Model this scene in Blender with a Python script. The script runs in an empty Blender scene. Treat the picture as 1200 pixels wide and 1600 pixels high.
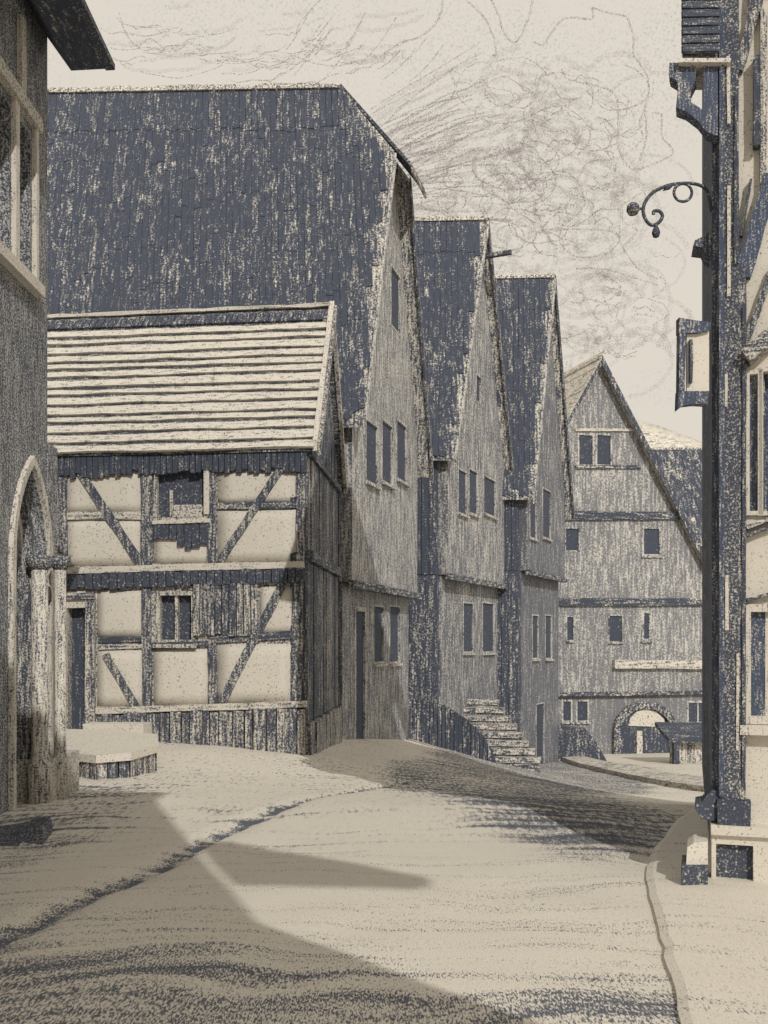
import bpy, bmesh, math, random
from mathutils import Vector as V, noise as mn
from mathutils.geometry import tessellate_polygon

rng = random.Random(7)
scene = bpy.context.scene
COL = scene.collection

# ------------------------------------------------------------------ camera
EYE, FOC, HZ = 1.7, 1500.0, 1000.0
cam_d = bpy.data.cameras.new('camera')
cam = bpy.data.objects.new('camera', cam_d)
COL.objects.link(cam)
cam.location = (0, 0, EYE)
cam.rotation_euler = (math.radians(90), 0, 0)
cam_d.sensor_fit = 'HORIZONTAL'
cam_d.sensor_width = 36
cam_d.lens = 36 * FOC / 1200
cam_d.shift_y = 200 / 1200
cam_d.clip_end = 3000
scene.camera = cam
scene.view_settings.view_transform = 'Standard'
scene.view_settings.look = 'None'
scene.view_settings.exposure = 0.0
scene.view_settings.gamma = 1.0
scene.cycles.transparent_max_bounces = 64

# ------------------------------------------------------------------ sky and sun
SUN_D = V((-0.30, 0.80, -0.60)).normalized()          # travel direction of the light
world = bpy.data.worlds.new('World')
scene.world = world
world.use_nodes = True
wt = world.node_tree
wt.nodes.clear()
w_out = wt.nodes.new('ShaderNodeOutputWorld')
w_bg = wt.nodes.new('ShaderNodeBackground')
w_co = wt.nodes.new('ShaderNodeTexCoord')
def wnoise(scale, detail, rough):
    n = wt.nodes.new('ShaderNodeTexNoise')
    n.inputs['Scale'].default_value = scale
    n.inputs['Detail'].default_value = detail
    n.inputs['Roughness'].default_value = rough
    wt.links.new(w_co.outputs['Generated'], n.inputs['Vector'])
    return n
wn_fine = wnoise(480, 2, 0.6)
wn_big = wnoise(5.0, 4, 0.55)
def wmap(src, a, b, lo, hi):
    m = wt.nodes.new('ShaderNodeMapRange')
    for k, x in zip(('From Min', 'From Max', 'To Min', 'To Max'), (a, b, lo, hi)):
        m.inputs[k].default_value = x
    wt.links.new(src, m.inputs['Value'])
    return m.outputs[0]
def wmath(op, a, b):
    m = wt.nodes.new('ShaderNodeMath'); m.operation = op
    for i, x in enumerate((a, b)):
        if isinstance(x, (int, float)): m.inputs[i].default_value = x
        else: wt.links.new(x, m.inputs[i])
    return m.outputs[0]
w_grain = wmap(wn_fine.outputs['Fac'], 0.28, 0.5, 1, 0)
w_cloud = wmap(wn_big.outputs['Fac'], 0.46, 0.64, 0.0, 0.5)
w_fac = wmath('MULTIPLY', w_grain, w_cloud)
w_mix = wt.nodes.new('ShaderNodeMix'); w_mix.data_type = 'RGBA'
w_mix.inputs[6].default_value = (0.735, 0.680, 0.595, 1)
w_mix.inputs[7].default_value = (0.36, 0.34, 0.33, 1)
wt.links.new(w_fac, w_mix.inputs[0])
wt.links.new(w_mix.outputs[2], w_bg.inputs['Color'])
w_bg.inputs['Strength'].default_value = 1.0
wt.links.new(w_bg.outputs[0], w_out.inputs['Surface'])

sun_d = bpy.data.lights.new('sun', 'SUN')
sun_d.energy = 2.25
sun_d.angle = math.radians(0.25)
sun_d.color = (1.0, 0.965, 0.905)
sun = bpy.data.objects.new('sun', sun_d)
COL.objects.link(sun)
sun.location = (12, -20, 30)
sun.rotation_euler = SUN_D.to_track_quat('-Z', 'Y').to_euler()

# ------------------------------------------------------------------ materials
INK = (0.068, 0.079, 0.108)
PAPER = (0.69, 0.645, 0.565)
LIME = (0.60, 0.58, 0.535)                    # greyed limewash
_mats = {}
STRETCH = {'v': (1, 1, .10), 'h': (.10, .3, 1), 'r': (1, .3, .12), 'i': (1, 1, 1),
           'd': (.5, .14, 1), 's': (.22, .22, 1)}
def pencil(cov, dist, mode='v', ink=INK, paper=PAPER, soft=.13, patch=.06, gran=.55, rough=.9):
    """weathered surface of two tones: dark grain in strokes over a pale ground"""
    key = (round(cov, 2), round(dist), mode, ink, paper, soft, patch, gran, rough)
    if key in _mats: return _mats[key]
    m = bpy.data.materials.new('grain_%s_%d' % (mode, len(_mats)))
    m.use_nodes = True
    nt = m.node_tree; N = nt.nodes; L = nt.links
    bs = N['Principled BSDF']
    bs.inputs['Roughness'].default_value = rough
    bs.inputs['Specular IOR Level'].default_value = .15
    g = 300.0 / dist
    geo = N.new('ShaderNodeNewGeometry')
    def noise(scl, det, rgh):
        mp = N.new('ShaderNodeMapping'); mp.inputs['Scale'].default_value = scl
        L.new(geo.outputs['Position'], mp.inputs['Vector'])
        n = N.new('ShaderNodeTexNoise'); n.inputs['Scale'].default_value = 1
        n.inputs['Detail'].default_value = det; n.inputs['Roughness'].default_value = rgh
        L.new(mp.outputs[0], n.inputs['Vector'])
        return n.outputs['Fac']
    st = STRETCH[mode]
    n1 = noise(tuple(g * 1.5 * x for x in st), 1, .5)
    n2 = noise((g * 2.0,) * 3, 1, .5)
    n3 = noise((g * .05,) * 3, 3, .6)
    def mad(a, k, c):
        q = N.new('ShaderNodeMath'); q.operation = 'MULTIPLY_ADD'
        L.new(a, q.inputs[0]); q.inputs[1].default_value = k
        if isinstance(c, (int, float)): q.inputs[2].default_value = c
        else: L.new(c, q.inputs[2])
        return q.outputs[0]
    tot = mad(n1, 1 - gran, mad(n2, gran, mad(n3, patch * 2, -patch)))
    thr = .5 + (cov - .5) * .36
    mr = N.new('ShaderNodeMapRange'); mr.interpolation_type = 'SMOOTHSTEP'
    mr.inputs['From Min'].default_value = thr - soft
    mr.inputs['From Max'].default_value = thr + soft
    L.new(tot, mr.inputs['Value'])
    mx = N.new('ShaderNodeMix'); mx.data_type = 'RGBA'
    mx.inputs[6].default_value = (*ink, 1); mx.inputs[7].default_value = (*paper, 1)
    L.new(mr.outputs[0], mx.inputs[0])
    L.new(mx.outputs[2], bs.inputs['Base Color'])
    bp = N.new('ShaderNodeBump'); bp.inputs['Strength'].default_value = .12
    bp.inputs['Distance'].default_value = .5 / g
    L.new(tot, bp.inputs['Height']); L.new(bp.outputs[0], bs.inputs['Normal'])
    _mats[key] = m
    return m
def cream(dist, cov=.10, mode='i'): return pencil(cov, dist, mode, soft=.12, patch=.05)

# ------------------------------------------------------------------ mesh helpers
def P(u, v, Y): return V(((u - 600) / FOC * Y, Y, EYE + (HZ - v) / FOC * Y))
def XY(u, Y): return V(((u - 600) / FOC * Y, Y, 0))
Z = V((0, 0, 1))
WL = {}
def wl(o): return WL.get(o.name, V((0, 0, 0))) if o else V((0, 0, 0))
def fix(bm): bmesh.ops.recalc_face_normals(bm, faces=bm.faces)
def mesh_from(name, verts, faces, recalc=True):
    me = bpy.data.meshes.new(name)
    me.from_pydata([tuple(v) for v in verts], [], faces)
    if recalc:
        bm = bmesh.new(); bm.from_mesh(me); fix(bm); bm.to_mesh(me); bm.free()
    me.update()
    return me
def place(name, me, loc, parent=None):
    o = bpy.data.objects.new(name, me)
    COL.objects.link(o)
    if parent: o.parent = parent
    o.location = V(loc) - wl(parent)
    WL[o.name] = V(loc)
    return o
def solid(name, verts, faces, mat, parent=None, smooth=False, recalc=True):
    c = sum((V(v) for v in verts), V((0, 0, 0))) / len(verts)
    me = mesh_from(name, [V(v) - c for v in verts], faces, recalc)
    me.materials.append(mat)
    if smooth:
        for p in me.polygons: p.use_smooth = True
    return place(name, me, c, parent)
def thing(name, label, cat, loc, group=None):
    o = bpy.data.objects.new(name, None)
    COL.objects.link(o)
    o.empty_display_size = .3
    o.location = loc; WL[o.name] = V(loc)
    tag(o, label, cat, group)
    return o
def tag(o, label=None, cat=None, group=None, kind=None):
    if label: o['label'] = label
    if cat: o['category'] = cat
    if group: o['group'] = group
    if kind: o['kind'] = kind
    return o
HEX = [(0, 1, 2, 3), (4, 7, 6, 5), (0, 4, 5, 1), (1, 5, 6, 2), (2, 6, 7, 3), (3, 7, 4, 0)]
def prism_data(poly, ext):
    n = len(poly)
    vs = [V(p) for p in poly] + [V(p) + V(ext) for p in poly]
    fs = [tuple(range(n)), tuple(range(2 * n - 1, n - 1, -1))]
    fs += [(i, i + n, (i + 1) % n + n, (i + 1) % n) for i in range(n)]
    return vs, fs
def prism(name, poly, ext, mat, parent=None):
    vs, fs = prism_data(poly, ext)
    return solid(name, vs, fs, mat, parent)
def bar_data(p0, p1, side, up, seg=5, jit=.0):
    """a bar from p0 to p1; side and up are half-extent vectors of its section"""
    p0, p1, side, up = V(p0), V(p1), V(side), V(up)
    vs, fs = [], []
    for k in range(seg + 1):
        c = p0.lerp(p1, k / seg)
        for (i, j) in ((-1, -1), (1, -1), (1, 1), (-1, 1)):
            vs.append(c + side * (i + jit * rng.uniform(-1, 1)) + up * (j + jit * .3 * rng.uniform(-1, 1)))
    for k in range(seg):
        for i in range(4):
            a = k * 4 + i; b = k * 4 + (i + 1) % 4
            fs.append((a, b, b + 4, a + 4))
    fs += [(3, 2, 1, 0), tuple(4 * seg + i for i in range(4))]
    return vs, fs
def bar(name, p0, p1, side, up, mat, parent=None, seg=5, jit=.12):
    vs, fs = bar_data(p0, p1, side, up, seg, jit)
    return solid(name, vs, fs, mat, parent)
def tube_data(pts, r, sides=6):
    vs, fs = [], []
    n = len(pts)
    for k, p in enumerate(pts):
        t = (V(pts[min(k + 1, n - 1)]) - V(pts[max(k - 1, 0)])).normalized()
        a = t.cross(V((.05, 1, .02)))
        if a.length < 1e-3: a = t.cross(V((1, 0, 0)))
        a.normalize(); b = t.cross(a)
        rr = r[k] if isinstance(r, (list, tuple)) else r
        for i in range(sides):
            q = 2 * math.pi * i / sides
            vs.append(V(p) + (a * math.cos(q) + b * math.sin(q)) * rr)
    for k in range(n - 1):
        for i in range(sides):
            a = k * sides + i; b = k * sides + (i + 1) % sides
            fs.append((a, b, b + sides, a + sides))
    fs += [tuple(range(sides - 1, -1, -1)), tuple((n - 1) * sides + i for i in range(sides))]
    return vs, fs
def tube(name, pts, r, mat, parent=None, sides=6):
    vs, fs = tube_data(pts, r, sides)
    return solid(name, vs, fs, mat, parent, smooth=True)
def lathe(name, base, prof, mat, parent=None, sides=20):
    vs, fs = [], []
    for (r, z) in prof:
        for i in range(sides):
            q = 2 * math.pi * i / sides
            vs.append(V(base) + V((r * math.cos(q), r * math.sin(q), z)))
    for k in range(len(prof) - 1):
        for i in range(sides):
            a = k * sides + i; b = k * sides + (i + 1) % sides
            fs.append((a, b, b + sides, a + sides))
    fs += [tuple(range(sides - 1, -1, -1)), tuple((len(prof) - 1) * sides + i for i in range(sides))]
    return solid(name, vs, fs, mat, parent, smooth=True)
def smoothpath(pts, n=6):
    out = []
    q = [V(p) for p in pts]
    for i in range(len(q) - 1):
        p0, p1, p2, p3 = q[max(i - 1, 0)], q[i], q[i + 1], q[min(i + 2, len(q) - 1)]
        for k in range(n):
            t = k / n
            out.append(.5 * ((2 * p1) + (p2 - p0) * t + (2 * p0 - 5 * p1 + 4 * p2 - p3) * t * t
                             + (3 * p1 - p0 - 3 * p2 + p3) * t ** 3))
    return out + [q[-1]]

class Plane:
    """vertical wall plane: a along it, c up, b outwards"""
    def __init__(s, A, e):
        s.A = V((A[0], A[1], 0)); s.e = V((e[0], e[1], 0)).normalized()
        s.n = V((s.e.y, -s.e.x, 0))
    def pt(s, a, c, b=0): return s.A + s.e * a + s.n * b + Z * c
    def hit(s, u, v, b=0):
        d = V(((u - 600) / FOC, 1, (HZ - v) / FOC)); o = V((0, 0, EYE))
        t = ((s.A + s.n * b) - o).dot(s.n) / d.dot(s.n)
        p = o + d * t
        return (p - s.A).dot(s.e), p.z, p.y
    def px(s, u, v): return s.hit(u, v)[2] / FOC       # metres for one photo pixel there

def clip(poly, ax, val, keep_more):
    out = []
    for i, p in enumerate(poly):
        q = poly[(i + 1) % len(poly)]
        ip = (p[ax] >= val) == keep_more or p[ax] == val; iq = (q[ax] >= val) == keep_more or q[ax] == val
        if ip: out.append(p)
        if ip != iq:
            t = (val - p[ax]) / (q[ax] - p[ax])
            out.append((p[0] + (q[0] - p[0]) * t, p[1] + (q[1] - p[1]) * t))
    return out
def wall_cells(name, pl, outer, holes, th, mat, parent, b=0):
    """a wall with square openings: cut into cells round the openings, with reveals"""
    vs, fs = [], []
    def face(pts):
        k = len(vs); vs.extend(pts); fs.append(tuple(range(k, k + len(pts))))
    cuts = sorted(set([min(p[0] for p in outer) - 1, max(p[0] for p in outer) + 1] + [h[0][0] for h in holes] + [h[1][0] for h in holes]))
    for x0, x1 in zip(cuts, cuts[1:]):
        strip = clip(clip(outer, 0, x0, True), 0, x1, False)
        if len(strip) < 3: continue
        hs = sorted([(h[0][1], h[2][1]) for h in holes if h[0][0] <= x0 + 1e-6 and h[1][0] >= x1 - 1e-6])
        lo = -1e3
        for z0, z1 in hs + [(1e3, 1e3)]:
            cell = clip(clip(strip, 1, lo, True), 1, z0, False)
            if len(cell) >= 3:
                face([pl.pt(a, c, b) for a, c in cell]); face([pl.pt(a, c, b - th) for a, c in reversed(cell)])
            lo = max(lo, z1)
    for lp, s_ in [(outer, 1)] + [(h, -1) for h in holes]:
        for i, p in enumerate(lp):
            q = lp[(i + 1) % len(lp)]
            f = [pl.pt(p[0], p[1], b), pl.pt(p[0], p[1], b - th), pl.pt(q[0], q[1], b - th), pl.pt(q[0], q[1], b)]
            face(f if s_ > 0 else f[::-1])
    return solid(name, vs, fs, mat, parent, recalc=False)
def wall_holes(name, pl, outer, holes, th, mat, parent, b=0):
    if all(len(h) == 4 for h in holes): return wall_cells(name, pl, outer, holes, th, mat, parent, b)
    loops = [outer] + holes
    flat = [p for lp in loops for p in lp]
    bm = bmesh.new(); bvs = [bm.verts.new((p[0], p[1], 0)) for p in flat]; k = 0; es = []
    for lp in loops:
        m = len(lp)
        es += [bm.edges.new((bvs[k + i], bvs[k + (i + 1) % m])) for i in range(m)]; k += m
    bm.verts.index_update()
    bmesh.ops.triangle_fill(bm, use_beauty=True, use_dissolve=False, edges=es, normal=(0, 0, 1))
    tris = [[v.index for v in f.verts] for f in bm.faces]; bm.free()
    n = len(flat)
    vs = [pl.pt(p[0], p[1], b) for p in flat] + [pl.pt(p[0], p[1], b - th) for p in flat]
    fs = []
    for t in tris:
        t = list(t)
        x = [V(flat[i]) for i in t]
        cr = (x[1] - x[0]).x * (x[2] - x[0]).y - (x[1] - x[0]).y * (x[2] - x[0]).x
        if cr < 0: t.reverse()
        fs.append(tuple(t)); fs.append(tuple(i + n for i in reversed(t)))
    k = 0
    for li, lp in enumerate(loops):
        m = len(lp)
        area = sum(lp[i][0] * lp[(i + 1) % m][1] - lp[(i + 1) % m][0] * lp[i][1] for i in range(m))
        for i in range(m):
            q = (k + i, k + i + n, k + (i + 1) % m + n, k + (i + 1) % m)
            fs.append(q if (area > 0) == (li == 0) else tuple(reversed(q)))
        k += m
    return solid(name, vs, fs, mat, parent, recalc=True)
def slab(name, pl, a0, a1, c0, c1, b0, b1, mat, parent, jit=0):
    j = lambda: rng.uniform(-jit, jit)
    q = [(a0 + j(), c0 + j()), (a1 + j(), c0 + j()), (a1 + j(), c1 + j()), (a0 + j(), c1 + j())]
    vs = [pl.pt(a, c, b0) for a, c in q] + [pl.pt(a, c, b1) for a, c in q]
    return solid(name, vs, HEX, mat, parent)
def beam_uv(name, pl, u0, v0, u1, v1, wpx, mat, parent, proud=.05, depth=.08, seg=6, jit=.14):
    a0, c0, y0 = pl.hit(u0, v0); a1, c1, y1 = pl.hit(u1, v1)
    w = wpx * (y0 + y1) / 2 / FOC / 2
    p0 = pl.pt(a0, c0, proud - depth / 2); p1 = pl.pt(a1, c1, proud - depth / 2)
    d = (p1 - p0).normalized()
    return bar(name, p0, p1, d.cross(pl.n).normalized() * w, pl.n * depth / 2, mat, parent, seg, jit)
def rect_of(pl, u0, v0, u1, v1, b=0):
    """a photo rectangle carried onto the wall as an upright rectangle"""
    a0, _, y0 = pl.hit(u0, v0, b); a1, _, y1 = pl.hit(u1, v0, b)
    um = (u0 + u1) / 2
    return min(a0, a1), max(a0, a1), pl.hit(um, v1, b)[1], pl.hit(um, v0, b)[1]
def hole_of(r): return [(r[0], r[2]), (r[1], r[2]), (r[1], r[3]), (r[0], r[3])]
def window(pl, r, parent, pane, frame, fw=.07, b=0, mull=0, trans=0, sill=True, deep=.13, proud=.03):
    a0, a1, c0, c1 = r
    w = slab('window', pl, a0 - .02, a1 + .02, c0 - .02, c1 + .02, b - deep - .03, b - deep, pane, parent)
    vs, fs = [], []
    def add(x0, x1, y0, y1, d0, d1):
        k = len(vs)
        q = [(x0, y0), (x1, y0), (x1, y1), (x0, y1)]
        vs.extend([pl.pt(a, c, b + d0) for a, c in q] + [pl.pt(a, c, b + d1) for a, c in q])
        fs.extend([tuple(i + k for i in f) for f in HEX])
    add(a0 - fw, a0 + .004, c0 - fw, c1 + fw, -.05, proud)
    add(a1 - .004, a1 + fw, c0 - fw, c1 + fw, -.05, proud)
    add(a0 + .004, a1 - .004, c1 - .004, c1 + fw, -.05, proud)
    add(a0 + .004, a1 - .004, c0 - fw, c0 + .004, -.05, proud)
    solid('frame', vs, fs, frame, w)
    for k in range(mull):
        am = a0 + (a1 - a0) * (k + 1) / (mull + 1)
        slab('mullion', pl, am - fw * .4, am + fw * .4, c0, c1, b - deep + .002, b - .02, frame, w)
    for k in range(trans):
        cm = c0 + (c1 - c0) * (k + 1) / (trans + 1)
        slab('transom', pl, a0, a1, cm - fw * .35, cm + fw * .35, b - deep + .004, b - .03, frame, w)
    if sill:
        slab('sill', pl, a0 - fw * 1.4, a1 + fw * 1.4, c0 - fw - .07, c0 - fw - .004, b - .04, b + .10, frame, w)
    return w

# ------------------------------------------------------------------ terrain
GUT = [(-2.6, 4.2), (-2.1, 5.3), (-1.42, 8.2), (-.75, 10.2), (-.16, 11.9), (.3, 13.6)]
def seg_d(x, y, pl):
    best = 1e9
    for (x0, y0), (x1, y1) in zip(pl, pl[1:]):
        dx, dy = x1 - x0, y1 - y0
        t = max(0, min(1, ((x - x0) * dx + (y - y0) * dy) / (dx * dx + dy * dy)))
        best = min(best, math.hypot(x - x0 - t * dx, y - y0 - t * dy))
    return best
def terrain(x, y):
    t = max(0.0, y - 9.0)
    te = 24 * (1 - math.exp(-t / 24)) * (t / (t + .8))
    s = .075 + .022 * max(-8, min(12, x))
    s = .01 + .5 * ((s - .01) + math.sqrt((s - .01) ** 2 + .0006))
    s = .2 - .5 * ((.2 - s) + math.sqrt((.2 - s) ** 2 + .0006)) + .006
    z = -s * te
    z += .13 * math.exp(-((x - .5) ** 2 / 2.5 + (y - 9.6) ** 2 / 5))
    z += .05 * math.exp(-((x + 2.2) ** 2 / 1.2 + (y - 9.8) ** 2 / 3))
    z += .07 * math.exp(-((x + 1.2) ** 2 / 3 + (y - 5.6) ** 2 / 1.6))
    if abs(x) < 14 and 2 < y < 40:
        z += .028 * mn.noise(V((x * .8, y * .8, 0))) + .012 * mn.noise(V((x * 2.6, y * 2.0, 3)))
        z -= .055 * math.exp(-(seg_d(x, y, GUT) / .10) ** 2)
    return z

def ground_material():
    """pale trodden earth with ruts; dark bands of shade are painted down the street and along its edges"""
    m = bpy.data.materials.new('trodden_earth'); m.use_nodes = True
    nt = m.node_tree; N = nt.nodes; L = nt.links
    bs = N['Principled BSDF']; bs.inputs['Roughness'].default_value = .95
    bs.inputs['Specular IOR Level'].default_value = .1
    geo = N.new('ShaderNodeNewGeometry')
    warp = N.new('ShaderNodeTexNoise'); warp.inputs['Scale'].default_value = .45; warp.inputs['Detail'].default_value = 2
    L.new(geo.outputs['Position'], warp.inputs['Vector'])
    wv = N.new('ShaderNodeVectorMath'); wv.operation = 'MULTIPLY_ADD'
    wv.inputs[1].default_value = (0, 1.5, 0)
    L.new(warp.outputs['Fac'], wv.inputs[0]); L.new(geo.outputs['Position'], wv.inputs[2])
    def noise(scl, det, rgh, src=None):
        mp = N.new('ShaderNodeMapping'); mp.inputs['Scale'].default_value = scl
        L.new(src or geo.outputs['Position'], mp.inputs['Vector'])
        n = N.new('ShaderNodeTexNoise'); n.inputs['Scale'].default_value = 1
        n.inputs['Detail'].default_value = det; n.inputs['Roughness'].default_value = rgh
        L.new(mp.outputs[0], n.inputs['Vector'])
        return n.outputs['Fac']
    lines = noise((.45, 8.0, 0), 2, .5, wv.outputs[0])
    gn = noise((115, 36, 40), 3, .6); gfar = noise((24, 6.5, 12), 2, .7)
    sep = N.new('ShaderNodeSeparateXYZ'); L.new(geo.outputs['Position'], sep.inputs[0])
    ym = N.new('ShaderNodeMapRange'); ym.interpolation_type = 'SMOOTHSTEP'
    ym.inputs['From Min'].default_value = 5; ym.inputs['From Max'].default_value = 13
    L.new(sep.outputs['Y'], ym.inputs['Value'])
    gm = N.new('ShaderNodeMix'); gm.data_type = 'FLOAT'
    L.new(ym.outputs[0], gm.inputs[0]); L.new(gn, gm.inputs[2]); L.new(gfar, gm.inputs[3])
    grain = gm.outputs[0]
    patch = noise((.42, .36, 0), 3, .5)
    at = N.new('ShaderNodeAttribute'); at.attribute_name = 'shade_and_ruts'
    def mad(a, k, c):
        q = N.new('ShaderNodeMath'); q.operation = 'MULTIPLY_ADD'
        L.new(a, q.inputs[0])
        if isinstance(k, (int, float)): q.inputs[1].default_value = k
        else: L.new(k, q.inputs[1])
        if isinstance(c, (int, float)): q.inputs[2].default_value = c
        else: L.new(c, q.inputs[2])
        return q.outputs[0]
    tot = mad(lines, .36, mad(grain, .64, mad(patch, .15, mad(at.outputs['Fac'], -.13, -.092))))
    mr = N.new('ShaderNodeMapRange'); mr.interpolation_type = 'SMOOTHSTEP'
    mr.inputs['From Min'].default_value = .32; mr.inputs['From Max'].default_value = .43
    L.new(tot, mr.inputs['Value'])
    mx = N.new('ShaderNodeMix'); mx.data_type = 'RGBA'
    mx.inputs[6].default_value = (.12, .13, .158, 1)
    fine = N.new('ShaderNodeMapRange'); fine.inputs['From Min'].default_value = .34; fine.inputs['From Max'].default_value = .58
    L.new(grain, fine.inputs['Value'])
    dust = N.new('ShaderNodeMix'); dust.data_type = 'RGBA'
    dust.inputs[6].default_value = (.63, .59, .52, 1); dust.inputs[7].default_value = (*PAPER, 1)
    L.new(fine.outputs[0], dust.inputs[0]); L.new(dust.outputs[2], mx.inputs[7])
    L.new(mr.outputs[0], mx.inputs[0]); L.new(mx.outputs[2], bs.inputs['Base Color'])
    bp = N.new('ShaderNodeBump'); bp.inputs['Strength'].default_value = .35; bp.inputs['Distance'].default_value = .02
    L.new(tot, bp.inputs['Height']); L.new(bp.outputs[0], bs.inputs['Normal'])
    return m
def shade_and_ruts(x, y):
    """painted shade bands down the street, by the church and in front, plus the ruts"""
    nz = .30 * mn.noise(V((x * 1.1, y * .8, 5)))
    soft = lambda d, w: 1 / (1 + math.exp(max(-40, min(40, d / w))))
    way = soft(seg_d(x, y, [(2.0, 8.6), (1.5, 11), (1.9, 16), (4.4, 26), (6.5, 38)]) + nz - 1.15 - max(0, y - 9) * .10, .14)   # shade band painted down the street
    verge = soft(seg_d(x, y, [(-3.6, 2), (-3.6, 10.4)]) + nz - 1.15, .14)                       # shade strip painted along the church wall
    near = soft(y - (4.95 - .16 * x) + nz * 1.4, .12)                                          # shade band painted across the foreground
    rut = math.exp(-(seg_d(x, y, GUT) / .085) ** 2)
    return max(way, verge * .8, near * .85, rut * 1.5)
M_GROUND = ground_material()
xs = [-900, -400, -200, -100, -60, -40, -28, -20, -16] + [-14 + .12 * i for i in range(234)] + [16, 20, 28, 40, 60, 100, 200, 400, 900]
ys = [-300, -120, -60, -30, -15, -8, -4, -1, 1, 2] + [2.2 + .09 * i for i in range(130)] + \
     [14 + .2 * i for i in range(60)] + [26 + .6 * i for i in range(40)] + [52, 58, 66, 80, 100, 140, 200, 320, 520, 900, 1500]
gv = [(x, y, terrain(x, y)) for y in ys for x in xs]
nx = len(xs)
gf = [(j * nx + i, j * nx + i + 1, (j + 1) * nx + i + 1, (j + 1) * nx + i) for j in range(len(ys) - 1) for i in range(nx - 1)]
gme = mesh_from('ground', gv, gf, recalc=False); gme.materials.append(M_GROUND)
for p in gme.polygons: p.use_smooth = True
ga_ = gme.attributes.new('shade_and_ruts', 'FLOAT', 'POINT')
ga_.data.foreach_set('value', [shade_and_ruts(x, y) if abs(x) < 14 and 1 < y < 45 else 0.0 for x, y, z in gv])
tag(place('ground', gme, (0, 0, 0)), 'pale trodden earth street sloping down between the houses', kind='structure')

# far hillside
hv, hf = [], []
for j in range(13):
    for i in range(41):
        x = -10 + i * 5.0; y = 100 + j * 8.0
        h = 41 * math.exp(-((x - 26) / 62) ** 2) * math.exp(-((y - 140) / 26) ** 2)
        hv.append((x, y, -6 + h + .5 * mn.noise(V((x * .1, y * .1, 0)))))
for j in range(12):
    for i in range(40):
        a = j * 41 + i; hf.append((a, a + 1, a + 42, a + 41))
hme = mesh_from('hill', hv, hf, recalc=False); hme.materials.append(pencil(.30, 90, 's', patch=.05))
for p in hme.polygons: p.use_smooth = True
tag(place('hill', hme, (0, 0, 0)), 'distant pale hillside rising behind the end house', kind='structure')

# ------------------------------------------------------------------ roof tiles
def lay_tiles(roof, O, du, dw, dn, inside, lu, lw, tw, tl, mats, limit, jit=.10, th=.022, lean=0.0):
    """tiles on a slope: du along the eaves, dw up the slope; near ones one by one, the rest as one mesh"""
    shapes = []
    for k in range(3):
        for m in mats:
            w = tw * (.5 - rng.uniform(.0, .05)); l0 = tl * rng.uniform(.0, .05); l1 = tl * rng.uniform(1.02, 1.12)
            q = [(-w, l0 - rng.uniform(0, jit) * tl), (w, l0 - rng.uniform(0, jit) * tl), (w, l1), (-w, l1)]
            lo = [du * a + dw * b + dn * (.004 + (.005 if i < 2 else 0)) for i, (a, b) in enumerate(q)]
            hi = [du * a + dw * b + dn * (th + (.008 if i < 2 else 0)) for i, (a, b) in enumerate(q)]
            me = mesh_from('tile', lo + hi, HEX); me.materials.append(m)
            shapes.append((me, lo + hi, m))
    spots = []
    k0 = -int(lean * lw / tw) - 1
    for k in range(k0, int(lu / tw) + 1):
        off = rng.uniform(-tl, 0)
        for r in range(int(lw / tl) + 2):
            a, b = k * tw, max(0, r * tl + off)
            if r * tl + off < -tl * .75: continue
            if inside(a + lean * (b + tl * .5), b + tl * .5) and inside(a + lean * (b + tl), b + tl * 1.0) and inside(a + lean * b, b):
                p = O + du * a + dw * b + dn * rng.uniform(0, .012)
                spots.append((p, rng.randrange(len(shapes))))
        ok = lambda b: inside(a + lean * (b + tl * .5), b + tl * .5) and inside(a + lean * (b + tl), b + tl) and inside(a + lean * b, b)
        b = lw
        while b > 0 and not ok(b): b -= .06
        if b > 0: spots.append((O + du * a + dw * b + dn * rng.uniform(.012, .02), rng.randrange(len(shapes))))
    def vis(p):
        u = 600 + FOC * p.x / p.y; v = HZ - FOC * (p.z - EYE) / p.y
        return u, v
    spots.sort(key=lambda s: (not roof['vis'](*vis(s[0])), s[0].y))
    for p, k in spots[:limit]:
        o = place('tile', shapes[k][0], p, roof['obj'])
    rest = spots[limit:]
    if rest:
        bym = {}
        for p, k in rest: bym.setdefault(shapes[k][2].name, []).append((p, k))
        vs, fs, mi = [], [], []
        ml = []
        for mi_, (nm, lst) in enumerate(bym.items()):
            ml.append(bpy.data.materials[nm])
            for p, k in lst:
                n0 = len(vs)
                vs += [p + q for q in shapes[k][1]]
                fs += [tuple(i + n0 for i in f) for f in HEX]; mi += [mi_] * 6
        o = solid('roof_tiles', vs, fs, ml[0], roof['obj'])
        for m in ml[1:]: o.data.materials.append(m)
        for p, i in zip(o.data.polygons, mi): p.material_index = i
        o['kind'] = 'stuff'

def boards(pl, a0, a1, c0f, c1f, w, parent, mats, b=0, th=.03, jit=.01, name='board'):
    n = max(1, round(abs(a1 - a0) / w)); w = (a1 - a0) / n
    for k in range(n):
        x0 = a0 + k * w + .006; x1 = a0 + (k + 1) * w - rng.uniform(.006, .02)
        q = [(x0, c0f(x0) + rng.uniform(-jit, jit)), (x1, c0f(x1) + rng.uniform(-jit, jit)),
             (x1, c1f(x1) - .01), (x0, c1f(x0) - .01)]
        t = th * rng.uniform(.6, 1.3)
        vs = [pl.pt(a, c, b + .002) for a, c in q] + [pl.pt(a, c, b + .002 + t) for a, c in q]
        solid(name, vs, HEX, rng.choice(mats), parent)

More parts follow.
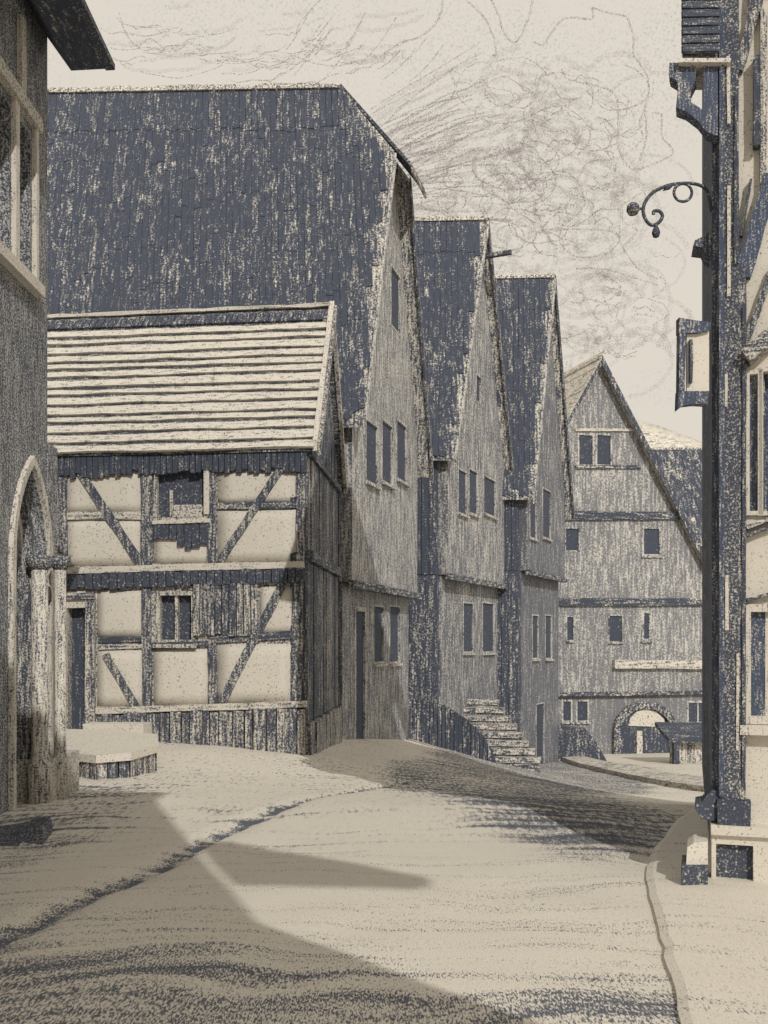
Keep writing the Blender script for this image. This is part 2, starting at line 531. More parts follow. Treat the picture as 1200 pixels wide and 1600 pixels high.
# ------------------------------------------------------------------ gable houses along the street
def gable_house(name, label, A, B, s, L, ze, zr, dist, cov_w, cov_roof, windows, jetty_v, group=None,
                hip=None, ovg=.3, ove=.35, zb=-7, tiles=True, vis=lambda u, v: True, limit=300, tw=.16, tl=1.25,
                side_cov=.9, lower_b=-.25, wall_mode='v', low_add=.06, ink_w=(.13, .138, .165), tile_both=False, verge_mat=None, lean_r=-.15):
    A = V(A); B = V(B); s = V((s[0], s[1], 0)).normalized()
    pl = Plane(A, B - A); W = (B - A).length; h = W / 2
    root = thing(name, label, 'house', (A.x, A.y, terrain(A.x, A.y)), group)
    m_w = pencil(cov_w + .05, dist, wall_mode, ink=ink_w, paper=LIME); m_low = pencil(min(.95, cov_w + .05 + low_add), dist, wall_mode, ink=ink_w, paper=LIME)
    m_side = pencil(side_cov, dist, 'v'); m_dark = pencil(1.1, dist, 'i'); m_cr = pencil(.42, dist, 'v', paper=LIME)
    slope = (zr - ze) / h
    rb = lambda a: ze + slope * (a if a <= h else W - a) - .06       # underside of the roof over the gable
    aj, zj, _ = pl.hit((A.x / A.y * FOC + B.x / B.y * FOC) / 2 + 600, jetty_v)
    top = [(0, zj), (W, zj), (W, rb(W))]
    if hip: top += [(W - (hip - ze) / slope, hip - .06), ((hip - ze) / slope, hip - .06)]
    else: top += [(h, rb(h))]
    top += [(0, rb(0))]
    up, low = [], []
    for w in windows:
        b_ = lower_b if w.get('low') else 0
        r = rect_of(pl, *w['px'], b=b_)
        (low if w.get('low') else up).append((r, w))
    wall = wall_holes('wall', pl, top, [hole_of(r) for r, w in up], .32, m_w, root)
    if low or True:
        lw_ = wall_holes('wall', pl, [(.05, zb), (W - .05, zb), (W - .05, zj - .02), (.05, zj - .02)],
                         [hole_of(r) for r, w in low], .32, m_low, root, b=lower_b)
    jb = bar('jetty_beam', pl.pt(-.05, zj - .07, .03), pl.pt(W + .05, zj - .07, .03), Z * .09, pl.n * .09,
             pencil(.75, dist, 'd'), root)
    for r, w in up + low:
        window(pl, r, root, m_dark if not w.get('grey') else pencil(.75, dist, 'v'), w.get('frame', m_cr), fw=w.get('fw', .05),
               b=lower_b if w.get('low') else 0, mull=w.get('mull', 0), sill=w.get('sill', True),
               trans=w.get('trans', 0), deep=w.get('deep', .045), proud=.012)
    # long side wall towards the viewer, far side and rear
    i0 = .33
    sp = Plane(A + s * L + pl.e * .0, -s)                        # runs from the far end to the gable
    zs = ze - .10
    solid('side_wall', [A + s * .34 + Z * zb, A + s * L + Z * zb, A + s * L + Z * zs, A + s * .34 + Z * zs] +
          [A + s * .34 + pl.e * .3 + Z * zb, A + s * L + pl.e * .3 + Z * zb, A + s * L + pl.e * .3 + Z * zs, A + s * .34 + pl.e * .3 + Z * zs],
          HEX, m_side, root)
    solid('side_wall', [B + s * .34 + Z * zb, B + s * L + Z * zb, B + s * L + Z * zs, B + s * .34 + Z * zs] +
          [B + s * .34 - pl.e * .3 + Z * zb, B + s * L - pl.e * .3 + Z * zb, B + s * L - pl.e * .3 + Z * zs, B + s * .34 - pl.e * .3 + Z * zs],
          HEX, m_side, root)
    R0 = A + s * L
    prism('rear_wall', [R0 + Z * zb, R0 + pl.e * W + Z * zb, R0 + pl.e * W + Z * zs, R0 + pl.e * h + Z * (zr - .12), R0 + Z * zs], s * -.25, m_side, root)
    # roof
    roofmat = pencil(cov_roof - .25, dist, 'r'); tms = [pencil(cov_roof + d, dist, 'r') for d in (.20, .10, .0)]
    g = -s                                                        # towards the street
    def rp(a, b, front=True):                                    # a from the eaves inwards, b along g from the gable
        return A + pl.e * (a if front else W - a) + g * b + Z * (ze + slope * a)
    ah = (hip - ze) / slope if hip else None
    hb = 1.25
    roofs = []
    for front in (True, False):
        if hip: poly = [rp(-ove, ovg, front), rp(ah, ovg, front), rp(h, -hb, front), rp(h, -L - .3, front), rp(-ove, -L - .3, front)]
        else: poly = [rp(-ove, ovg, front), rp(h, ovg, front), rp(h, -L - .3, front), rp(-ove, -L - .3, front)]
        ro = prism('roof', poly, Z * .16, roofmat, root)
        roofs.append(ro)
    if hip:
        hp = [rp(ah, ovg + .42) - Z * .4, rp(ah, ovg + .42, False) - Z * .4, rp(h, -hb)]
        hr = prism('hip', [p + Z * .15 for p in hp], Z * .12, pencil(cov_roof, dist, 'd'), roofs[0])
        prism('hip_edge', [hp[0] + Z * .02, hp[1] + Z * .02, hp[1] + Z * .14, hp[0] + Z * .14], g * .05, pencil(.6, dist, 'd'), roofs[0])
    if tiles:
        for front in ((True, False) if tile_both else (True,)):
            O = rp(-ove, ovg, front) + Z * .165
            du = s.copy(); dw = (rp(h, 0, front) - rp(0, 0, front)).normalized()
            dn = du.cross(dw).normalized()
            if dn.z < 0: dn = -dn
            sq = math.sqrt(1 + slope * slope); lean = (pl.e.x - pl.e.y * lean_r) / sq if front else 0
            dw = dw + s * lean
            lw_len = (h + ove) * math.sqrt(1 + slope * slope)
            def inside(a, b):
                if b > lw_len - .1: return False
                if a < .04: return False
                if hip:
                    aa = -ove + b / math.sqrt(1 + slope * slope)
                    if aa > ah and a < ovg + (aa - ah) / (h - ah) * hb: return False
                return True
            lay_tiles({'obj': roofs[0 if front else 1], 'vis': vis}, O, du, dw, dn, inside, L + ovg, lw_len, tw, tl, tms, limit if front else 0, lean=lean)
    # ridge cap pieces
    rl = L - (hb if hip else -ovg); r0 = rp(h, -hb if hip else ovg) + Z * .2
    n = int(rl / .55)
    for k in range(n):
        p = r0 + s * (k * .55)
        q = [p + pl.e * -.13 - Z * .1, p + pl.e * .13 - Z * .1, p + pl.e * .05 + Z * (.05 + rng.uniform(-.02, .03)), p - pl.e * .05 + Z * (.05 + rng.uniform(-.02, .03))]
        prism('ridge_tile', q, s * (.5 + rng.uniform(-.02, .04)), pencil(.45, dist, 'i'), roofs[0])
    # barge boards on the street gable
    vm = verge_mat or m_cr
    for front in (True, False):
        p0 = rp(-ove, ovg + .03, front) - Z * .02; p1 = rp(ah if hip else h, ovg + .03, front) - Z * .02
        bar('barge_board', p0, p1, g * .025, Z * (.13 if front else .24), vm if front else pencil(.8, dist, 'v'), roofs[0 if front else 1], seg=8)
    return dict(root=root, pl=pl, W=W, ze=ze, zr=zr, zj=zj, s=s, A=A, B=B, rp=rp, roofs=roofs, g=g)

# ---- big house with half-hipped dark roof
h2 = gable_house('tall_gable_house', 'tall house with huge dark half-hipped roof behind the timber-framed cottage',
    XY(550, 22), XY(652, 28), (-1, .03), 10.5, 7.45, 15.95, 24, .52, .84,
    [dict(px=(572, 662, 590, 754), mull=0), dict(px=(597, 662, 613, 754)), dict(px=(620, 662, 635, 750)),
     dict(px=(611, 425, 625, 515), sill=False),
     dict(px=(584, 948, 599, 1034), low=1), dict(px=(609, 948, 624, 1034), low=1),
     dict(px=(556, 955, 570, 1170), low=1, sill=False, fw=.1)],
    918, hip=13.9, ovg=.35, vis=lambda u, v: 78 < u < 600 and 140 < v < 480)
# ---- the two narrower gables down the street
h3 = gable_house('narrow_gable_house', 'narrow dark-roofed gable house with a hoist beam at its peak, middle of the row',
    XY(700, 30), XY(788, 36), (-1, .05), 6.5, 8.1, 16.0, 33, .58, .84,
    [dict(px=(744, 588, 751, 628), sill=False), dict(px=(716, 736, 729, 802)), dict(px=(733, 736, 746, 802)),
     dict(px=(756, 748, 774, 804)), dict(px=(724, 943, 739, 1018), low=1), dict(px=(754, 943, 772, 1018), low=1)],
    906, vis=lambda u, v: 655 < u < 770 and v < 690, limit=260, tw=.19, tl=1.3, lean_r=.08)
h4 = gable_house('narrow_gable_house', 'slimmest dark-roofed gable house, last of the row before the end house',
    XY(824, 36), XY(882, 41), (-1, .05), 6.5, 7.95, 16.1, 38, .74, .84,
    [dict(px=(839, 618, 847, 672), sill=False), dict(px=(828, 766, 838, 840)), dict(px=(848, 766, 860, 840)),
     dict(px=(832, 962, 841, 1028), low=1), dict(px=(852, 962, 862, 1028), low=1),
     dict(px=(838, 1100, 850, 1200), low=1, sill=False)],
    898, vis=lambda u, v: 770 < u < 880 and v < 745, limit=220, tw=.21, tl=1.4, lean_r=.14)
# hoist beam of the middle house
_p = h3['pl'].pt(h3['W'] / 2, h3['zr'] - 1.15, .1)
bar('hoist_beam', _p - h3['pl'].n * .3, _p + h3['pl'].n * 1.05, Z * .07, h3['pl'].e * .07, pencil(.85, 33, 'h'), h3['root'])
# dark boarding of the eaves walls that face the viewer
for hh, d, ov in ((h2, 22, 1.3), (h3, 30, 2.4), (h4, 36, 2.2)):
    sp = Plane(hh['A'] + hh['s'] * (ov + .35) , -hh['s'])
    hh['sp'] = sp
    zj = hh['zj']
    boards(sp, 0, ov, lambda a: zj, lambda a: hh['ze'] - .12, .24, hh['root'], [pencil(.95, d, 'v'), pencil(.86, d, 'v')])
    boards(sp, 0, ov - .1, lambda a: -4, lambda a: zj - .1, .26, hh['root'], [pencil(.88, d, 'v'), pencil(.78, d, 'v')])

# ---- frontal gable house closing the street
ap = XY(935, 46); e5 = V((.97, .25, 0)).normalized()
h5A = ap - e5 * 5.9; h5B = ap + e5 * 5.9
m5c = cream(46, .2)
h5 = gable_house('end_gable_house', 'broad pale gable house closing the street with an arched doorway',
    h5A, h5B, (-.30, .95), 12, 5.0, 15.0, 46, .60, .55,
    [dict(px=(905, 680, 926, 726), fw=.09), dict(px=(933, 680, 954, 726), fw=.09),
     dict(px=(884, 826, 904, 860), sill=False), dict(px=(1006, 826, 1030, 866), fw=.1),
     dict(px=(886, 964, 896, 1000)), dict(px=(952, 962, 972, 1002)), dict(px=(1006, 958, 1014, 998), fw=.12),
     dict(px=(880, 1096, 892, 1126), low=1, fw=.08), dict(px=(902, 1096, 918, 1126), low=1, fw=.08),
     dict(px=(1076, 1098, 1106, 1128), low=1, fw=.1, mull=1)],
    1082, tiles=False, wall_mode='v', ove=.4, ovg=.35, lower_b=-.12, ink_w=(.20, .203, .22), low_add=.20, verge_mat=pencil(.85, 46, 'v'))
p5 = h5['pl']; r5 = h5['root']
md5 = pencil(.85, 46, 'h')
beam_uv('timber_band', p5, 872, 806, 1066, 806, 13, md5, r5, proud=.12, depth=.2)
beam_uv('timber_band', p5, 862, 941, 1118, 941, 12, md5, r5, proud=.12, depth=.2)
beam_uv('timber_band', p5, 898, 672, 990, 672, 4, pencil(.3, 46, 'h'), r5, proud=.09, depth=.2)
beam_uv('timber_band', p5, 898, 730, 1000, 730, 5, pencil(.8, 46, 'h'), r5, proud=.09, depth=.2)
beam_uv('stone_ledge', p5, 957, 1038, 1108, 1038, 13, pencil(.32, 46, 'h'), r5, proud=.25, depth=.4)
# arched doorway
dw = []
for k in range(17):
    q = math.pi * k / 16
    dw.append((1008 - 50 * math.cos(q), 1142 - 46 * math.sin(q)))
ring = [p5.hit(u, v)[:2] for u, v in [(958, 1215)] + dw + [(1058, 1215)]]
cx, cz = p5.hit(1008, 1152)[:2]
inner = [(cx + (a - cx) * .80, cz + (c - cz) * (.80 if c > cz else 1)) for a, c in ring]
poly = ring + inner[::-1]
prism('door_arch', [p5.pt(a, c, -.14) for a, c in poly], p5.n * .25, pencil(.7, 46, 'i'), r5)
prism('door', [p5.pt(a, c, -.13) for a, c in inner], p5.n * .06, pencil(.9, 46, 'v'), r5)
fan = [p5.hit(u, v)[:2] for u, v in [(982, 1134), (1040, 1136), (1038, 1124), (1026, 1112), (1010, 1107), (995, 1112), (985, 1122)]]
prism('fanlight', [p5.pt(a, c, -.06) for a, c in fan], p5.n * .05, cream(46, .15), r5)
beam_uv('door_post', p5, 999, 1142, 999, 1205, 10, cream(46, .3), r5, proud=.04, depth=.1)
# left roof slope courses of the end house
for k in range(9):
    a = .3 + k * .66
    q0 = h5['rp'](a, .3) + Z * .17; q1 = h5['rp'](a, -11) + Z * .17
    up_ = (h5['rp'](a + .5, .3) + Z * .17 - q0)
    vs = [q0, q1, q1 + up_, q0 + up_]
    solid('roof_plank', vs + [v + Z * .06 for v in vs], HEX, pencil(.30, 46, 'd'), h5['roofs'][0])

# ---- roof seen between the end house and the hillside
h6 = gable_house('background_house', 'dark roof of a house behind the end house, below the hill',
    XY(1190, 60), XY(1245, 68), (-1, .02), 9, 8.0, 14.3, 60, .4, .70, [], 1080, tiles=True, tw=.4, tl=1.1, limit=120,
    vis=lambda u, v: 1040 < u < 1110, zb=-9)

# ---- lean-to, ramp wall, parapet, stairs, footway
sh = XY(1066, 41)
st_ = thing('lean_to_shed', 'low dark-roofed lean-to shed in front of the arched doorway', 'shed', (sh.x, sh.y, terrain(sh.x, sh.y)))
ps = Plane(XY(1049, 40.5), (1, .06))
slab('wall', ps, .0, 3.2, terrain(sh.x, sh.y) - 1, EYE - 152 / FOC * 40.5, -.2, 0, pencil(.55, 41, 'v'), st_)
boards(ps, .25, 3.1, lambda a: terrain(sh.x, sh.y) - .8, lambda a: EYE - 154 / FOC * 40.5, .36, st_, [pencil(.5, 41, 'v'), pencil(.66, 41, 'v'), pencil(.4, 41, 'v')])
z0 = EYE - 141 / FOC * 40.5
prism('roof', [ps.pt(-.3, z0 - .3, .5), ps.pt(3.4, z0 - .34, .5), ps.pt(3.4, z0 + .2, -1.2), ps.pt(-.3, z0 + .25, -1.2)], Z * -.16, pencil(.9, 41, 'h'), st_)
bar('post', ps.pt(.05, z0 - .3, .38), ps.pt(.05, terrain(sh.x, sh.y - 1) - .4, .38), ps.e * .11, ps.n * .11, pencil(.9, 41, 'v'), st_)
rw = XY(905, 41.5)
prism('ramp_wall', [P(872, 1134, 41.5), P(914, 1138, 41.5), P(932, 1160, 41.5), P(950, 1192, 41.5), P(952, 1240, 41.5), P(872, 1240, 41.5)],
      V((0, .5, 0)), pencil(.82, 41, 'v'))
tag(bpy.data.objects['ramp_wall'], 'dark sloping ramp wall below the paired windows of the end house', 'wall')

pw = thing('stair_parapet', 'dark sloping parapet wall beside the stone steps', 'wall', (XY(705, 29).x, 29, terrain(XY(705, 29).x, 29)))
top_px = [(630, 1090), (662, 1092), (692, 1100), (722, 1118), (748, 1140), (766, 1164), (776, 1192)]
prism('wall', [P(u, v + 3, 29.05) for u, v in top_px] + [P(776, 1250, 29.05), P(630, 1250, 29.05)], V((0, .35, 0)), pencil(.75, 29, 'v'), pw)
for k in range(22):
    u0 = 632 + k * 6.5; u1 = u0 + rng.uniform(5.2, 6.1)
    tv = lambda u: next(a[1] + (b[1] - a[1]) * (u - a[0]) / (b[0] - a[0]) for a, b in zip(top_px, top_px[1:]) if a[0] <= u <= b[0])
    if u1 > 775: break
    vs = [P(u0, tv(u0) + rng.uniform(-2, 2), 29), P(u1, tv(u1) + rng.uniform(-2, 2), 29), P(u1, 1235, 29), P(u0, 1235, 29)]
    vs = [v + V((0, .049, 0)) for v in vs] + [v - V((0, rng.uniform(0, .05), 0)) for v in vs]
    solid('stone', vs, HEX, pencil(rng.choice([.95, .86, .78]), 29, 'v'), pw)

ss = thing('stone_stairs', 'pale stone steps climbing from the street to the narrow gable house', 'stairs', (4.2, 30, terrain(4.2, 30)))
for i in range(8):
    Yi = 32.6 - i * .33
    vi = 1092 + i * 13
    u0 = 700 + i * 9; u1 = 778 + i * 9.5
    q = [P(u0, vi, Yi), P(u1, vi + 1.5, Yi)]
    q = [q[0], q[1], V((q[1].x + .1, Yi + .45, q[1].z)), V((q[0].x, Yi + .45, q[0].z))]
    prism('step', q, Z * -.17, pencil(.52, 31, 's'), ss)
    prism('step_base', [p - Z * .172 + V((0, .06, 0)) for p in q], Z * -2.5, pencil(.62, 31, 'h'), ss)

# raised footway on the right side of the street
fw_pts = [(868, 43, .9), (905, 38, 1.2), (980, 32, 1.3), (1050, 27.5, 1.4), (1120, 24, 1.5), (1230, 19.5, 1.5)]
fv, ff = [], []
for u, Y, w in fw_pts:
    p = XY(u, Y); z = terrain(p.x, p.y)
    d = V((.8, .6, 0))
    for q, dz in ((p, -.6), (p, .16), (p + d * w, .2), (p + d * w, -.6)):
        fv.append((q.x, q.y, z + dz))
for k in range(len(fw_pts) - 1):
    for i in range(3): ff.append((k * 4 + i, k * 4 + i + 1, k * 4 + i + 5, k * 4 + i + 4))
fo = solid('footway', fv, ff, pencil(.36, 30, 's'), None)
tag(fo, 'pale raised footway along the foot of the end house', kind='structure')

# ------------------------------------------------------------------ timber-framed cottage
Rc = XY(478, 17); fdir = V((.993, -.105, 0)).normalized()
pf = Plane(Rc - fdir * 5.0, fdir); WF = 5.0
FC = XY(526, 21.4)
pg = Plane(Rc, FC - Rc); WG = (FC - Rc).length
ct = thing('timber_framed_cottage', 'small two-storey timber-framed cottage with pale plaster panels and plank roof', 'house', (Rc.x - 2, Rc.y, 0))
D = 17
m_pl = cream(D, .06); m_t = pencil(.72, D, 'v'); m_th = pencil(.72, D, 'h'); m_dk = pencil(.95, D, 'i')
m_tl = pencil(.42, D, 'v')
CZE = 5.13; CZR = 8.22
aL = pf.hit(95, 900)[0]
# openings of the front
r_w1 = rect_of(pf, 246, 722, 320, 809)
r_w2 = rect_of(pf, 250, 930, 300, 1000)
r_dr = rect_of(pf, 106, 950, 136, 1148)
wall_holes('wall', pf, [(0, -1.5), (WF, -1.5), (WF, CZE), (0, CZE)], [hole_of(r_w1), hole_of(r_w2), hole_of(r_dr)], .3, pencil(.5, D, 'i'), ct)
# plaster panels between the timbers
def panel(u0, v0, u1, v1):
    r = rect_of(pf, u0, v0, u1, v1)
    n = 5
    vs, fs = [], []
    for j in range(n + 1):
        for i in range(n + 1):
            x, y = i / n, j / n
            bul = .022 * (1 - (2 * x - 1) ** 4) * (1 - (2 * y - 1) ** 4) + rng.uniform(0, .003)
            vs.append(pf.pt(r[0] + (r[1] - r[0]) * x, r[2] + (r[3] - r[2]) * y, .004 + bul))
    for j in range(n):
        for i in range(n):
            a = j * (n + 1) + i; fs.append((a, a + 1, a + n + 2, a + n + 1))
    o = solid('plaster_panel', vs, fs, m_pl, ct, smooth=True, recalc=False)
    md = o.modifiers.new('t', 'SOLIDIFY'); md.thickness = .01; md.offset = -1
    return o
for r in ((96, 735, 222, 801), (96, 812, 222, 884), (340, 735, 466, 786), (340, 796, 466, 878), (240, 822, 326, 880),
          (152, 922, 222, 996), (152, 1016, 222, 1104), (240, 1014, 326, 1102), (340, 1006, 458, 1098), (406, 915, 458, 992),
          (96, 922, 152, 938)):
    panel(*r)
# timbers
T = lambda nm, u0, v0, u1, v1, w, mat=m_t, proud=.05: beam_uv(nm, pf, u0, v0, u1, v1, w, mat, ct, proud=proud, depth=.09)
T('post', 99, 712, 101, 900, 13, m_t, .055)
T('post', 231, 715, 230, 898, 18, m_t, .055)
T('post', 333, 715, 331, 890, 13, m_t, .055)
T('post', 471, 700, 470, 886, 13, m_t, .055)
T('rail', 100, 806, 226, 806, 12, pencil(.40, D, 'h'), .047)
T('rail', 336, 791, 466, 789, 10, m_th, .047)
T('brace', 118, 725, 226, 888, 13, m_t, .064)
T('brace', 452, 714, 344, 878, 12, m_t, .064)
T('rail', 240, 817, 330, 814, 6, cream(D, .2), .07)
T('rail', 98, 892, 476, 882, 10, pencil(.18, D, 'h'), .075)
T('post', 230, 914, 231, 1108, 14, m_t, .055)
T('post', 332, 1000, 334, 1104, 13, m_t, .055)
T('post', 466, 905, 464, 1100, 16, pencil(.72, D, 'v'), .055)
T('rail', 155, 1001, 224, 999, 8, pencil(.9, D, 'h'), .05)
T('rail', 155, 1011, 224, 1009, 8, pencil(.45, D, 'h'), .045)
T('rail', 238, 1009, 328, 1006, 9, pencil(.95, D, 'h'), .05)
T('rail', 328, 1000, 476, 990, 12, pencil(.8, D, 'h'), .047)
T('brace', 443, 912, 348, 1096, 13, m_t, .064)
T('brace', 166, 1022, 215, 1106, 11, m_t, .064)
T('sill_beam', 152, 1110, 480, 1100, 10, pencil(.35, D, 'h'), .09)
# joist ends under the upper floor
for k in range(30):
    u = 99 + k * 12.6
    v = 910 - (u - 99) * .030
    beam_uv('joist_end', pf, u, v, u + 11.2 + rng.uniform(-.6, .6), v - .3, 22 + rng.uniform(-3, 3), pencil(rng.choice([.97, .92, .85]), D, 'i'), ct, proud=.10, depth=.14, seg=1, jit=.1)
# upper window with a hanging dark cloth of boards under it, lower window with board shutters
w1 = window(pf, r_w1, ct, m_dk, pencil(.45, D, 'v'), fw=.05, mull=0, sill=False, deep=.08)
slab('lower_light', pf, r_w1[0] + .28, r_w1[1] - .02, r_w1[2] + .02, r_w1[2] + .24, -.07, -.04, pencil(.45, D, 'i'), w1)
slab('mullion', pf, r_w1[0] + .22, r_w1[0] + .275, r_w1[2], r_w1[2] + .5, -.07, -.02, pencil(.5, D, 'v'), w1)
slab('shutter', pf, r_w1[1] + .0, r_w1[1] + .10, r_w1[2] + .05, r_w1[3], .032, .07, cream(D, .15), w1)
ab = rect_of(pf, 243, 822, 326, 850)
for k in range(7):
    a0 = ab[0] + (ab[1] - ab[0]) * k / 7; a1 = ab[0] + (ab[1] - ab[0]) * (k + 1) / 7 - .008
    dz = [.10, .08, .07, -.04, -.10, -.06, .0][k]
    slab('board', pf, a0, a1, ab[2] + dz, ab[3] + .02, .032, .075 + rng.uniform(0, .012), m_dk, ct, jit=.01)
w2 = window(pf, r_w2, ct, m_dk, pencil(.45, D, 'v'), fw=.07, mull=1, sill=True)
sr = rect_of(pf, 304, 912, 406, 992)
n = 9
for k in range(n):
    a0 = sr[0] + (sr[1] - sr[0]) * k / n; a1 = sr[0] + (sr[1] - sr[0]) * (k + 1) / n - .022
    slab('shutter_board', pf, a0, a1, sr[2] + rng.uniform(-.02, .02), sr[3], .034, .075 + rng.uniform(0, .02), pencil(rng.choice([.78, .66, .55]), D, 'v'), ct, jit=.008)
# door with its jambs
dr = slab('door', pf, r_dr[0], r_dr[1], r_dr[2], r_dr[3], -.22, -.17, pencil(.97, D, 'v'), ct)
slab('door_frame', pf, r_dr[1] + .0, r_dr[1] + .17, r_dr[2], r_dr[3] + .15, -.06, .09, pencil(.55, D, 'v'), ct, jit=.01)
slab('door_frame', pf, r_dr[0] - .16, r_dr[0], r_dr[2], r_dr[3] + .15, -.06, .09, cream(D, .2), ct, jit=.01)
slab('lintel', pf, r_dr[0] - .16, r_dr[1] + .17, r_dr[3] + .152, r_dr[3] + .27, -.06, .12, pencil(.55, D, 'h'), ct, jit=.01)
slab('lintel', pf, r_dr[0] - .1, r_dr[1] + .1, r_dr[3] + .0, r_dr[3] + .148, -.05, .06, cream(D, .15), ct, jit=.01)
# plinth stones
u = 162
while u < 472:
    w = rng.uniform(11, 22)
    v0 = 1116 - (u - 160) * .028
    r = rect_of(pf, u, v0, min(u + w, 478), 1178)
    slab('plinth_stone', pf, r[0] + .01, r[1] - .012, r[2], r[3] + rng.uniform(-.02, .02), .0, .10 + rng.uniform(-.02, .05), pencil(rng.choice([.5, .6, .7]), D, 'v'), ct, jit=.012)
    u += w
# gable end: boarding
mg = [pencil(.78, 19, 'v'), pencil(.88, 19, 'v'), pencil(.70, 19, 'v')]
hg = WG / 2; sl = (CZR - CZE) / hg
gtop = lambda a: CZE + sl * (a if a <= hg else WG - a) - .08
wall_holes('gable_wall', pg, [(.0, -2.5), (WG, -2.5), (WG, gtop(WG)), (hg, gtop(hg)), (0, gtop(0))], [], .28, pencil(.85, 19, 'v'), ct)
zfl = pg.hit(505, 884)[1]
boards(pg, .02, WG - .02, lambda a: CZE - .02, gtop, .30, ct, [pencil(.93, 19, 'v'), pencil(.84, 19, 'v')], th=.04)
boards(pg, .02, WG - .02, lambda a: zfl + .1, lambda a: CZE - .16, .34, ct, mg, th=.04)
boards(pg, .02, WG - .02, lambda a: .25, lambda a: zfl - .1, .34, ct, mg, th=.04)
bar('rail', pg.pt(-.02, zfl, .05), pg.pt(WG, zfl, .05), Z * .09, pg.n * .07, pencil(.8, 19, 'd'), ct)
bar('rail', pg.pt(-.02, CZE - .09, .05), pg.pt(WG, CZE - .09, .05), Z * .07, pg.n * .06, pencil(.9, 19, 'd'), ct)
for k in range(9):
    a0 = .02 + k * WG / 9
    slab('plinth_stone', pg, a0, a0 + WG / 9 - .02, -2.2, .22 + rng.uniform(-.03, .03), .0, .09 + rng.uniform(0, .04), pencil(rng.choice([.6, .7]), 19, 'v'), ct, jit=.012)
# rear walls
back = -fdir
prism('rear_wall', [FC + Z * -2, FC + back * 5 + Z * -2, FC + back * 5 + Z * CZE, FC + Z * CZE], pg.e * -.25, pencil(.7, 20, 'v'), ct)
prism('end_wall', [Rc + back * 5 + Z * -2, FC + back * 5 + Z * -2, FC + back * 5 + Z * CZE, Rc + back * 5 + pg.e * hg + Z * (CZR - .1), Rc + back * 5 + Z * CZE], back * -.2, pencil(.6, 20, 'v'), ct)
# roof
OVE, OVG = .12, .16
def cr(a, b, front=True): return Rc + pg.e * (a if front else WG - a) - fdir * b + Z * (CZE + .06 + sl * a)
for front in (True, False):
    ro = prism('roof', [cr(-OVE, -OVG, front), cr(hg, -OVG, front), cr(hg, 6.0, front), cr(-OVE, 6.0, front)], Z * .08, pencil(.74, D, 's'), ct)
    if front: croof = ro
up_s = (cr(1, 0) - cr(0, 0)).normalized(); nrm = fdir.cross(up_s).normalized()
if nrm.z < 0: nrm = -nrm
LS = (hg + OVE) * math.sqrt(1 + sl * sl)
NR = 14
pitch = (LS - .42) / NR
pj = [0] + [rng.uniform(-.13, .13) for _ in range(NR - 1)] + [0]
for i in range(NR):
    lo, hi = [], []
    seg = 12
    g0 = rng.uniform(.80, .87)
    for k in range(seg + 1):
        b = -OVG - .0 + (6.0 + OVG) * k / seg
        wob = lambda: rng.uniform(-.022, .022)
        s0 = (i + pj[i]) * pitch + .012 + wob(); s1 = (i + 1 + pj[i + 1]) * pitch - pitch * (1 - g0 + .10 * (k / seg)) + wob()
        base = cr(-OVE, b)
        lo.append((base + up_s * s0 + nrm * .055, base + up_s * s1 + nrm * .05))
    vs, fs = [], []
    for (p, q) in lo:
        vs += [p, q, q + nrm * .022, p + nrm * .045]
    for k in range(seg):
        for j in range(4):
            a = 4 * k + j; b_ = 4 * k + (j + 1) % 4
            fs.append((a, b_, b_ + 4, a + 4))
    fs += [(0, 1, 2, 3), tuple(4 * seg + j for j in (3, 2, 1, 0))]
    solid('roof_plank', vs, fs, pencil(.20, D, 's', patch=.05), croof)
# dark row of slanted tiles below the pale ridge
base0 = cr(-OVE, -OVG)
k = 0; b = -OVG + .12
while b < 5.75:
    w = rng.uniform(.085, .13)
    p = cr(-OVE, b) + up_s * (LS - .40) + nrm * .06
    sk = fdir * (-.02 - .03 * k / 40)
    q = [p, p - fdir * w, p - fdir * w + up_s * (.27 + rng.uniform(-.03, .03)) - sk, p + up_s * (.27 + rng.uniform(-.03, .03)) - sk]
    prism('ridge_tile', q, nrm * .04, pencil(rng.choice([.95, .88, .8]), D, 'r'), croof)
    b += w + .018; k += 1
bar('ridge_cap', cr(hg, -OVG) + Z * .10, cr(hg, 5.9) + Z * .06, Z * .035, pg.e * .10, cream(D, .2, 'h'), croof, seg=14, jit=.4)
# verge boards and eaves
bar('verge_board', cr(-OVE, -OVG - .02) + Z * .10, cr(hg, -OVG - .02) + Z * .10, fdir * .045, Z * .10, cream(D, .18), croof, seg=8)
bar('verge_board', cr(-OVE, -OVG - .10) + Z * .02, cr(hg, -OVG - .10) + Z * .02, fdir * .03, Z * .09, pencil(.6, D, 'v'), croof, seg=8)
bar('verge_board', cr(-OVE, -OVG - .03, False) + Z * .06, cr(hg, -OVG - .03, False) + Z * .06, fdir * .04, Z * .10, pencil(.45, D, 'v'), croof, seg=8)
bar('eaves_board', cr(-OVE, -OVG) + Z * .08, cr(-OVE, 5.1) + Z * .08, pg.e * .03, Z * .03, cream(D, .1, 'h'), croof, seg=10)
for k in range(44):
    b = -.02 + k * .106
    p = cr(-OVE + .03, b) - Z * .015
    h = rng.uniform(.30, .40) + (.05 if k > 30 else 0)
    q = [p, p - fdir * .092, p - fdir * .092 - Z * (h + rng.uniform(-.03, .03)), p - Z * h]
    prism('rafter_shadow_tail', q, pg.e * .16, pencil(rng.choice([.97, .92, .86]), D, 'v'), croof)  # dark fringe: rafter ends, with the shadow under the eaves put into their colour

